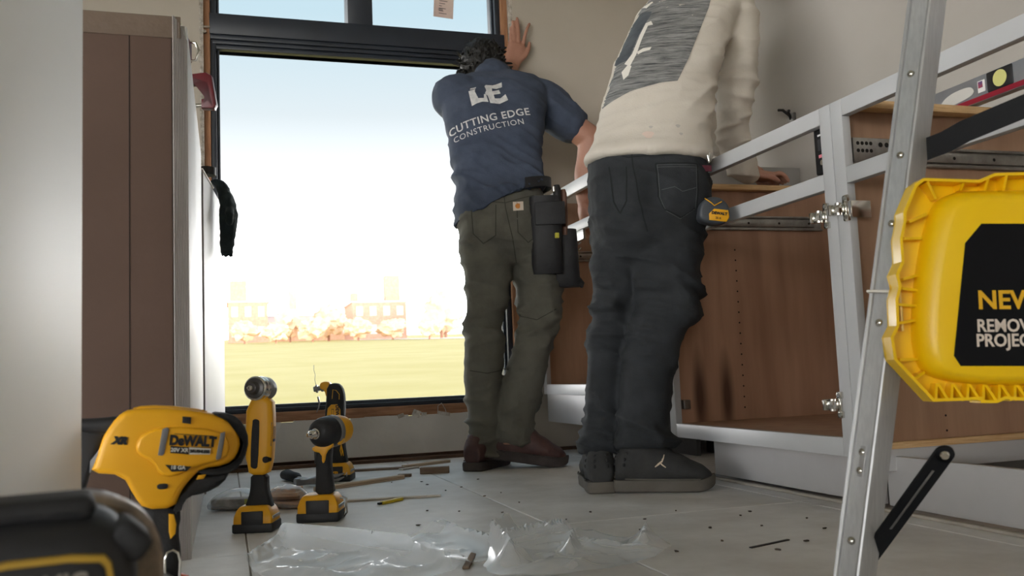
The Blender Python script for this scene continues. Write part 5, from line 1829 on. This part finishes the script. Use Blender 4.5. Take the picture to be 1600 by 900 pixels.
slabobj('clamp_frame', [(-.012, .0), (.014, .004), (.014, .05), (.004, .066), (-.014, .062), (-.016, .02)], -.012, .012, m_redp, rc2, .004, 2, 0)
bm = B()
add_tube(bm, [(.008, 0, .05), (.026, 0, .046), (.034, 0, .026), (.026, 0, .006), (.012, 0, .006)], .003, 8)
obj('spring_wire', bm, m_nickel, rc2)
rl = thing('tape_roll', 'small black tape roll lying on top of the white carton', 'tape', (-.05, 3.02, .992))
bm = B()
add_lathe(bm, (0, 0, 0), (0, 0, 1), [(.014, 0), (.026, 0), (.026, .026), (.014, .026)], 24)
obj('roll', bm, m_tk, rl)
bm = B()
add_lathe(bm, (0, 0, .0005), (0, 0, 1), [(.011, 0), (.0139, 0), (.0139, .025), (.011, .025)], 20)
obj('core', bm, m_card, rl)

# ---------------------------------------------------------------- step ladder rail and its yellow tray
m_alu = M('brushed_aluminium', (196, 197, 198), (182, 183, 185), scale=30, rough=0.38, metal=0.55, stretch=(8, 8, .3))
lad = thing('step_ladder', 'aluminium step ladder rail with rivets and black brace bars in the right foreground', 'ladder', (.670, .92, 0))
ol = Vector((.670, .92, 0))
ra0, ra1 = Vector((0, 0, 0)), Vector((.249 * 1.75, 0, 1.75))
axl = (ra1 - ra0).normalized()
su = Vector((math.cos(math.radians(-62)), math.sin(math.radians(-62)), 0))
su = (su - axl * su.dot(axl)).normalized()
sw = axl.cross(su).normalized()
if sw.y < 0:
    sw = -sw
prof = [(-.0165, .004), (-.0165, -.0045), (-.0145, -.0058), (-.0125, -.0045), (-.0115, -.0010), (.0085, -.0010), (.0095, -.0045), (.0120, -.0058), (.0140, -.0048), (.0150, -.0010), (.0150, .040), (.0130, .040), (.0130, .003), (-.0145, .003), (-.0145, .040), (-.0165, .040)]
bm = B()
add_rings(bm, [[ra0 + axl * t + su * a + sw * b for a, b in prof] for t in (.012, ra1.length)])
rail = obj('rail', bm, m_alu, lad, smooth=20)
bm = B()
def lpt(t, a, b):
    return ra0 + axl * t + su * a + sw * b
for pts_ in (((0, -.021, -.010), (0, .024, -.010), (0, .024, .050), (0, -.021, .050)),):
    vs0 = [bm.verts.new(lpt(0, a, b) * 1.0 + V(0, 0, 0)) for _, a, b in pts_]
    vs1 = [bm.verts.new(lpt(.05, a, b)) for _, a, b in pts_]
    for v in vs0:
        v.co.z = 0
    bm.faces.new(vs0); bm.faces.new(vs1)
    for i in range(4):
        j = (i + 1) % 4
        bm.faces.new((vs0[i], vs0[j], vs1[j], vs1[i]))
obj('rubber_foot', bm, m_rub, lad, smooth=0)
def rivet(t, a=-.0015, r=.0047):
    bm = B()
    add_lathe(bm, lpt(t, a, -.0008), -sw, [(r * 1.1, 0), (r, .0014), (r * .7, .0030), (r * .2, .0036)], 14)
    return obj('rivet', bm, m_nickel, rail)
for t in (.112, .194, .216, .374, .500, .590, .70):
    rivet(t)
bm = B()
pl = [lpt(.205, -.0042, -.0012)]
add_tube(bm, [lpt(.187, -.0015, -.0012), lpt(.223, -.0015, -.0012)], .0068, 14, flat=.2)
obj('rivet_plate', bm, m_alu, rail)
def bar(name, p, q, w, th, mat, nrm, ends=True, kink=None):
    """Flat steel bar from p to q."""
    p, q = Vector(p), Vector(q)
    pts = [p] + ([Vector(k) for k in kink] if kink else []) + [q]
    bm = B()
    rings = []
    for i, c in enumerate(pts):
        d = (pts[min(i + 1, len(pts) - 1)] - pts[max(i - 1, 0)]).normalized()
        n = (Vector(nrm) - d * Vector(nrm).dot(d)).normalized()
        s_ = d.cross(n).normalized()
        rings.append([c + s_ * (w * a) + n * (th * b) for a, b in ((-.5, -.5), (.5, -.5), (.5, .5), (-.5, .5))])
    add_rings(bm, rings)
    if ends:
        d = (pts[-1] - pts[-2]).normalized()
        n = (Vector(nrm) - d * Vector(nrm).dot(d)).normalized()
        add_cyl(bm, pts[-1] - n * th * .5, pts[-1] + n * th * .5, w * .5, n=20)
    return obj(name, bm, mat, lad, smooth=30)
m_bar = M('black_powder_coat', (20, 21, 24), (25, 26, 29), scale=20, rough=.6, spec=.2)
e0, e1 = sh((.730, .935, .085), ol), sh((.752, .825, .2125), ol)
bb = bar('brace_bar', e0, e1, .021, .004, m_bar, (-.3, -.95, -.1))
dd_ = (e1 - e0).normalized()
nn_ = Vector((-.3, -.95, -.1)); nn_ = (nn_ - dd_ * nn_.dot(dd_)).normalized()
bm = B()
add_tube(bm, [e0.lerp(e1, .30) + nn_ * .0021, e0.lerp(e1, .86) + nn_ * .0021], .0026, 8, flat=.3)
obj('slot', bm, m_tm, bb)
bm = B()
add_lathe(bm, e1 + nn_ * .002, nn_, [(.0058, 0), (.0055, .001), (.004, .003), (.001, .0036)], 16)
obj('rivet', bm, m_nickel, bb)
bar('spreader_bar', sh((.842, .945, .578), ol), sh((.975, .74, .640), ol), .0275, .005, m_bar, (-.5, -.85, -.1), kink=[sh((.868, .905, .588), ol), sh((.880, .885, .597), ol)])
bm = B()
zt = .3995
lz = zt / axl.z
add_tube(bm, [lpt(lz, -.0178, .03), lpt(lz, -.0178, -.007), lpt(lz, .004, -.0080), lpt(lz, .0160, -.006), lpt(lz - .001, .020, .012), lpt(lz - .002, .034, .026)], .0019, 8)
obj('zip_tie', bm, M('clear_nylon', (226, 222, 214), rough=.3), lad)

# yellow project tray hung on the rail
S5 = .000735
m_tray = M('tray_yellow', (244, 200, 8), (240, 192, 4), scale=6, rough=.38)
ty = thing('project_tray', 'yellow plastic ladder tray with a black label hanging on the ladder rail', 'tray', (.86, .845, 0), (0, 0, YAW))
def Y_(p):
    return T(p, 1560, 450, S5, .398)
outer = [(1441, 284), (1455, 274), (1545, 277), (1570, 266), (1700, 262), (1720, 300), (1720, 640), (1570, 628), (1556, 634), (1530, 634), (1530, 629), (1455, 632), (1396, 566), (1392, 530), (1402, 512), (1402, 470), (1408, 450), (1404, 430), (1414, 410), (1413, 372), (1420, 345), (1420, 330)]
bk = slabobj('back_plate', Y_(outer), .018, .024, m_tray, ty, .002, 2, 0)
inner = [(1474, 318), (1500, 296), (1545, 292), (1700, 292), (1700, 606), (1470, 606), (1432, 560), (1446, 420)]
face = [(1496, 330), (1520, 312), (1700, 312), (1700, 590), (1482, 590), (1458, 558), (1470, 440)]
bm = B()
r0 = [Vector((x, .0185, z)) for x, z in Y_(inner)]
r1 = [Vector((x, -.014, z)) for x, z in Y_(inner)]
def rs(pl, n=64):
    """Resample a closed outline to n points by length."""
    L_ = [0]
    for i in range(len(pl)):
        L_.append(L_[-1] + (Vector(pl[(i + 1) % len(pl)]) - Vector(pl[i])).length)
    out = []
    for k in range(n):
        d = L_[-1] * k / n
        i = max(j for j in range(len(pl)) if L_[j] <= d)
        t = (d - L_[i]) / (L_[i + 1] - L_[i])
        out.append(tuple(Vector(pl[i]).lerp(Vector(pl[(i + 1) % len(pl)]), t)))
    return out
oi, of = Y_(inner), Y_(face)
ia, fa = rs(smooth_outline(oi, 2)), rs(smooth_outline(of, 2))
rings = [[Vector((x, .0185, z)) for x, z in ia], [Vector((x, .006, z)) for x, z in ia], [Vector((a[0] * .75 + b[0] * .25, -.004, a[1] * .75 + b[1] * .25)) for a, b in zip(ia, fa)],
         [Vector((a[0] * .3 + b[0] * .7, -.012, a[1] * .3 + b[1] * .7)) for a, b in zip(ia, fa)], [Vector((x, -.014, z)) for x, z in fa]]
add_rings(bm, rings)
obj('tub', bm, m_tray, ty, smooth=40)
# raised rim all round and its ribs
bm = B()
oo = Y_(outer)
if area2(oo) < 0:
    oo = oo[::-1]
oin = inset(oo, .0035)
n = len(oo)
va = [[bm.verts.new((x, y, z)) for x, z in q] for q, y in ((oo, .018), (oo, -.004), (oin, -.004), (oin, .018))]
for a, b in zip(va, va[1:]):
    for i in range(n):
        j = (i + 1) % n
        bm.faces.new((a[i], a[j], b[j], b[i]))
obj('rim', bm, m_tray, ty, smooth=20)
def rib(p, q, w=.0016):
    (x0, z0), (x1, z1) = Y_([p, q])
    d = Vector((x1 - x0, 0, z1 - z0)).normalized()
    s_ = Vector((-d.z, 0, d.x)) * w
    a, b = Vector((x0, 0, z0)), Vector((x1, 0, z1))
    bm = B()
    vs = [bm.verts.new(v) for v in (a - s_ + V(0, .0185, 0), a + s_ + V(0, .0185, 0), b + s_ + V(0, .0185, 0), b - s_ + V(0, .0185, 0), a - s_ + V(0, .006, 0), a + s_ + V(0, .006, 0), b + s_ + V(0, -.003, 0), b - s_ + V(0, -.003, 0))]
    for f in ((0, 1, 2, 3), (4, 5, 6, 7), (0, 1, 5, 4), (1, 2, 6, 5), (2, 3, 7, 6), (3, 0, 4, 7)):
        bm.faces.new([vs[i] for i in f])
    obj('rib', bm, m_tray, ty, smooth=0)
for k in range(7):
    x = 1468 + k * 25
    rib((x, 604), (x - 8, 630))
    rib((x + 2, 604), (x + 12, 630))
for p, q in (((1446, 430), (1416, 438)), ((1445, 455), (1414, 452)), ((1444, 480), (1406, 478)), ((1442, 502), (1406, 508)), ((1450, 585), (1428, 596)), ((1440, 565), (1406, 566)), ((1465, 330), (1430, 345)), ((1480, 306), (1462, 280)), ((1520, 292), (1520, 282)), ((1560, 292), (1560, 274)), ((1590, 292), (1590, 270)), ((1455, 370), (1420, 372))):
    rib(p, q)
(x0, z0), (x1, z1) = Y_([(1408, 420), (1421, 520)])
boxobj('pale_grip', (x0 + .002, .004, z1), (x1 - .001, .0178, z0), M('pale_yellow', (236, 206, 120), rough=.45), ty, .002)
lab = slabobj('label', Y_([(1537, 351), (1720, 351), (1720, 576), (1494, 576), (1484, 560), (1510, 382)]), -.0152, -.0138, M('label_black', (16, 17, 20), rough=.4, spec=.15), ty, 0)
def ytext(s, px, py, size, mat, **kw):
    (x, z), = Y_([(px, py)])
    return textobj('lettering', s, size, mat, lab, (x, -.0154, z), (math.pi / 2, math.radians(2.0), 0), align='LEFT', **kw)
ytext('NEW', 1524, 474, .0300, M('label_yellow', (222, 170, 24), rough=.5), bold=.0007)
ytext('REMOVABLE', 1521, 514, .0205, M('label_cream', (214, 200, 186), rough=.8), bold=.0004, sx=.9)
ytext('PROJECT TRAY', 1519, 537, .0205, M('label_cream', (214, 200, 186), rough=.8), bold=.0004, sx=.9)

# ---------------------------------------------------------------- floor: wood offcuts, pencil, bag, plastic film, chips
m_off = M('pine_offcut', (208, 190, 168), (192, 172, 148), scale=12, rough=.75, stretch=(.6, 6, 6))
m_offd = M('brown_offcut', (140, 120, 102), (120, 101, 85), scale=12, rough=.8, stretch=(.6, 6, 6))
m_offw = M('white_offcut', (220, 216, 210), (206, 200, 192), scale=12, rough=.6)
def plank(name, label, p, q, w, h, mat, cat='offcut', taper=1.0, z=0.0, group='wood offcuts on the floor', split=False):
    p, q = Vector((*p, 0)), Vector((*q, 0))
    L_ = (q - p).length
    a = math.atan2(q.y - p.y, q.x - p.x)
    o = thing(name, label, cat, (p.x, p.y, z), (0, 0, a), group=group)
    bm = B()
    add_box(bm, (0, -w / 2, 0), (L_, w / 2, h), min(.001, h * .2), 1)
    for v in bm.verts:
        if v.co.x > L_ / 2:
            v.co.y *= taper
    b_ = obj('strip', bm, mat, o, smooth=0)
    bm = B()
    add_box(bm, (L_ * .02, -w / 2 - .0004, h * .42), (L_ * .98, -w / 2 + .0004, h * .52))
    obj('grain_line', bm, m_offd, b_, smooth=0)
    return o
plank('wood_strip', 'long pale wood strip running from the impact driver towards the window', (.245, 2.76), (.535, 2.93), .022, .012, m_off)
plank('wood_strip', 'thin white-topped strip beside the pencil on the floor', (.300, 2.475), (.545, 2.425), .024, .006, m_offw, taper=.3)
plank('wood_strip', 'dark flat strip lying along the wall under the window', (.40, 3.27), (.60, 3.24), .03, .007, m_offd)
plank('wood_strip', 'long tan strip running along the wall to the standing man', (.60, 3.27), (.79, 3.36), .02, .010, m_off)
plank('wood_strip', 'short white splinter crossing the end of the tan strip', (.575, 3.19), (.65, 3.235), .018, .006, m_offw, taper=.4)
plank('wood_block', 'stubby plywood block on the floor left of the standing man', (.613, 3.03), (.707, 3.005), .03, .021, m_offd)
plank('wood_block', 'small flat wood chip next to the plywood block', (.530, 2.985), (.572, 2.972), .022, .009, m_offd)
plank('wood_strip', 'dark splinter half under the clear plastic film', (.375, 1.50), (.43, 1.64), .012, .005, m_offd)

pc = thing('pencil', 'yellow carpenter pencil with a dark tip lying on the floor', 'pencil', (.375, 2.365, 0), (0, 0, math.atan2(.05, .06)))
bm = B()
add_box(bm, (0, -.0065, 0), (.082, .0065, .0075), .0015, 1)
obj('shaft', bm, M('pencil_yellow', (206, 186, 40), rough=.45), pc)
boxobj('tip', (-.012, -.004, .001), (-.0003, .004, .0065), m_ink, pc, .001)

# clear film: crumpled, thin, glossy
def film_mat(name, fac):
    m = bpy.data.materials.new(name)
    m.use_nodes = True
    nt_ = m.node_tree
    nt_.nodes.clear()
    o = nt_.nodes.new('ShaderNodeOutputMaterial')
    t = nt_.nodes.new('ShaderNodeBsdfTransparent')
    t.inputs[0].default_value = (.97, .98, .99, 1)
    g = nt_.nodes.new('ShaderNodeBsdfPrincipled')
    g.inputs['Base Color'].default_value = (.86, .89, .92, 1)
    g.inputs['Roughness'].default_value = .08
    g.inputs['Specular IOR Level'].default_value = .9
    mx = nt_.nodes.new('ShaderNodeMixShader')
    fr = nt_.nodes.new('ShaderNodeLayerWeight')
    fr.inputs[0].default_value = .45
    mr = nt_.nodes.new('ShaderNodeMapRange')
    mr.inputs[3].default_value = fac
    mr.inputs[4].default_value = .62
    nt_.links.new(fr.outputs['Facing'], mr.inputs[0])
    nt_.links.new(mr.outputs[0], mx.inputs[0])
    nt_.links.new(t.outputs[0], mx.inputs[1])
    nt_.links.new(g.outputs[0], mx.inputs[2])
    nt_.links.new(mx.outputs[0], o.inputs[0])
    return m
m_film = film_mat('clear_film', .11)
def film(label, outline, hmax, seed, res=.009, ridges=()):
    ol_ = rs(smooth_outline(outline, 2), 120)
    cx, cy = sum(p[0] for p in ol_) / len(ol_), sum(p[1] for p in ol_) / len(ol_)
    bm = B()
    K = 26
    rows = []
    for k in range(K + 1):
        t = (k + .35) / (K + .35)
        row = []
        for (x0, y0) in ol_:
            w_ = 1 + .05 * noise.noise(Vector((x0 * 30, y0 * 30, seed)))
            x, y = cx + (x0 - cx) * t * w_, cy + (y0 - cy) * t * w_
            p = Vector((x * 6, y * 6, seed))
            r1_ = max(0, 1 - 2 * abs(noise.noise(p))) ** 3
            r2_ = max(0, 1 - 2 * abs(noise.noise(p * 2.3 + V(3, 1, 0)))) ** 3
            e_ = min(1, (1 - t) * 6)
            z = .003 + hmax * (.25 + .75 * e_) * (.34 * r1_ + .14 * r2_)
            for (ax_, ay_, bx_, by_, hh, ww) in ridges:
                a, b = Vector((ax_, ay_)), Vector((bx_, by_))
                u_ = max(0, min(1, (Vector((x, y)) - a).dot(b - a) / (b - a).length_squared))
                d = (Vector((x, y)) - a.lerp(b, u_)).length
                z = max(z, hh * math.exp(-(d / ww)) + .002)
            row.append(bm.verts.new((x - cx, y - cy, z)))
        rows.append(row)
    n_o = len(ol_)
    bm.faces.new(rows[0])
    for a, b in zip(rows, rows[1:]):
        for i in range(n_o):
            j = (i + 1) % n_o
            bm.faces.new((a[i], a[j], b[j], b[i]))
    o = obj('plastic_film', bm, m_film, None, smooth=28)
    o.location = (cx, cy, 0)
    tag(o, label, 'plastic film', 'clear plastic film on the floor')
    return o
film('milky clear plastic film crumpled on the floor nearest the two drills',
     [(.02, 1.66), (.05, 1.78), (.10, 1.90), (.17, 1.88), (.26, 1.82), (.34, 1.80), (.42, 1.84), (.455, 1.80), (.47, 1.70), (.46, 1.60), (.40, 1.52), (.36, 1.46), (.24, 1.44), (.10, 1.50)], .040, 2.0,
     ridges=((.10, 1.88, .30, 1.60, .048, .022), (.03, 1.68, .10, 1.88, .030, .018), (.17, 1.86, .42, 1.82, .036, .018), (.30, 1.60, .36, 1.48, .04, .02), (.42, 1.82, .46, 1.62, .03, .02)))
film('clearer crumpled plastic bag spread on the floor in the middle foreground',
     [(.38, 1.42), (.43, 1.55), (.47, 1.68), (.52, 1.77), (.60, 1.74), (.68, 1.66), (.745, 1.57), (.76, 1.50), (.70, 1.44), (.60, 1.38), (.48, 1.36)], .046, 7.5,
     ridges=((.47, 1.66, .53, 1.76, .050, .016), (.44, 1.46, .47, 1.66, .055, .02), (.47, 1.62, .62, 1.68, .040, .016), (.56, 1.50, .60, 1.58, .036, .014), (.70, 1.50, .74, 1.57, .036, .018)))

# packet of shims in a torn clear bag, between the carton and the angle drill
sp = thing('shim_packet', 'clear plastic packet of wooden shims lying behind the angle drill', 'packet', (.02, 2.50, 0), (0, 0, math.radians(-24)))
m_shim = M('shim_wood', (204, 172, 148), (184, 150, 124), scale=14, rough=.75)
for k, (y, z, x0, x1) in enumerate(((.02, .0, .09, .175), (.0, .011, .08, .180), (.02, .022, .095, .172), (-.005, .033, .09, .178), (.015, .042, .10, .165))):
    boxobj('shim', (x0, y - .028, z), (x1, y + .028, z + .009), m_shim, sp, .001, 1, rot=Matrix.Rotation(.06 * (k % 3 - 1), 3, 'Z'))
boxobj('printed_card', (-.055, -.030, .004), (.055, .024, .030), M('card_grey_print', (150, 146, 140), (96, 92, 90), scale=34, rough=.6), sp, .004)
boxobj('green_label', (.036, -.0312, .006), (.058, -.0302, .030), M('green_yellow_print', (170, 170, 60), rough=.6), sp)
def bag(name, x0, x1, w, h, seed):
    bm = B()
    rings = []
    N_ = 16
    for i in range(N_ + 1):
        t = i / N_
        k = max(.05, math.sin(math.pi * min(1, max(0, t * .92 + .04))) ** .5)
        rr = []
        for q in range(26):
            a = 2 * math.pi * q / 26
            r_ = 1 + .16 * noise.noise(Vector((t * 6, math.cos(a) * 2, math.sin(a) * 2 + seed)))
            rr.append(Vector((x0 + (x1 - x0) * t, math.cos(a) * w * k * r_, max(.001, h * (.5 + .5 * math.sin(a) * r_) * k + .002))))
        rings.append(rr)
    add_rings(bm, rings)
    return obj(name, bm, film_mat('bag_film_' + str(seed), .03), sp, smooth=24)
bag('clear_wrapper', -.07, .082, .052, .052, 1)
bag('clear_wrapper', .075, .20, .046, .058, 2)

# splinter and chips
plank('wood_strip', 'single long dark splinter on the floor in front of the cabinets', (.868, 1.425), (.965, 1.455), .007, .002, m_ink)
rc_ = random.Random(11)
m_chip = M('dark_chip', (84, 72, 62), (58, 48, 42), scale=40, rough=.9)
spots = [(.60, 2.55), (.63, 2.60), (.66, 2.35), (.72, 2.40), (.55, 2.70), (.58, 2.80), (.50, 2.82), (.68, 2.20), (.80, 1.95), (.85, 1.80), (.95, 1.85), (1.02, 1.72), (.90, 1.62), (.99, 1.60), (1.10, 1.75), (1.14, 1.62), (.62, 2.05), (.52, 2.12), (.44, 2.20), (.70, 1.90), (.78, 1.70), (.84, 1.50), (1.00, 1.45), (1.08, 1.50), (.90, 1.38), (.76, 1.46), (.58, 1.95), (.40, 1.98), (1.18, 1.55), (.73, 2.75)]
chip_me = []
for k in range(4):
    bm = B()
    add_box(bm, (-.006, -.003, 0), (.006, .003, .0022))
    for v in bm.verts:
        v.co.x += rc_.uniform(-.002, .002); v.co.y += rc_.uniform(-.0015, .0015)
    t = obj('chip_proto', bm, m_chip, None, smooth=0)
    chip_me.append(t.data)
    bpy.data.objects.remove(t)
for i, (x, y) in enumerate(spots):
    o = bpy.data.objects.new('wood_chip', chip_me[i % 4])
    COL.objects.link(o)
    o.location = (x + rc_.uniform(-.02, .02), y + rc_.uniform(-.02, .02), 0)
    o.rotation_euler = (0, 0, rc_.uniform(0, 6.28))
    k = rc_.uniform(.35, .85)
    o.scale = (k, k, 1)
    tag(o, 'tiny dark wood chip lying on the dusty floor', 'wood chip', 'wood chips on the floor')
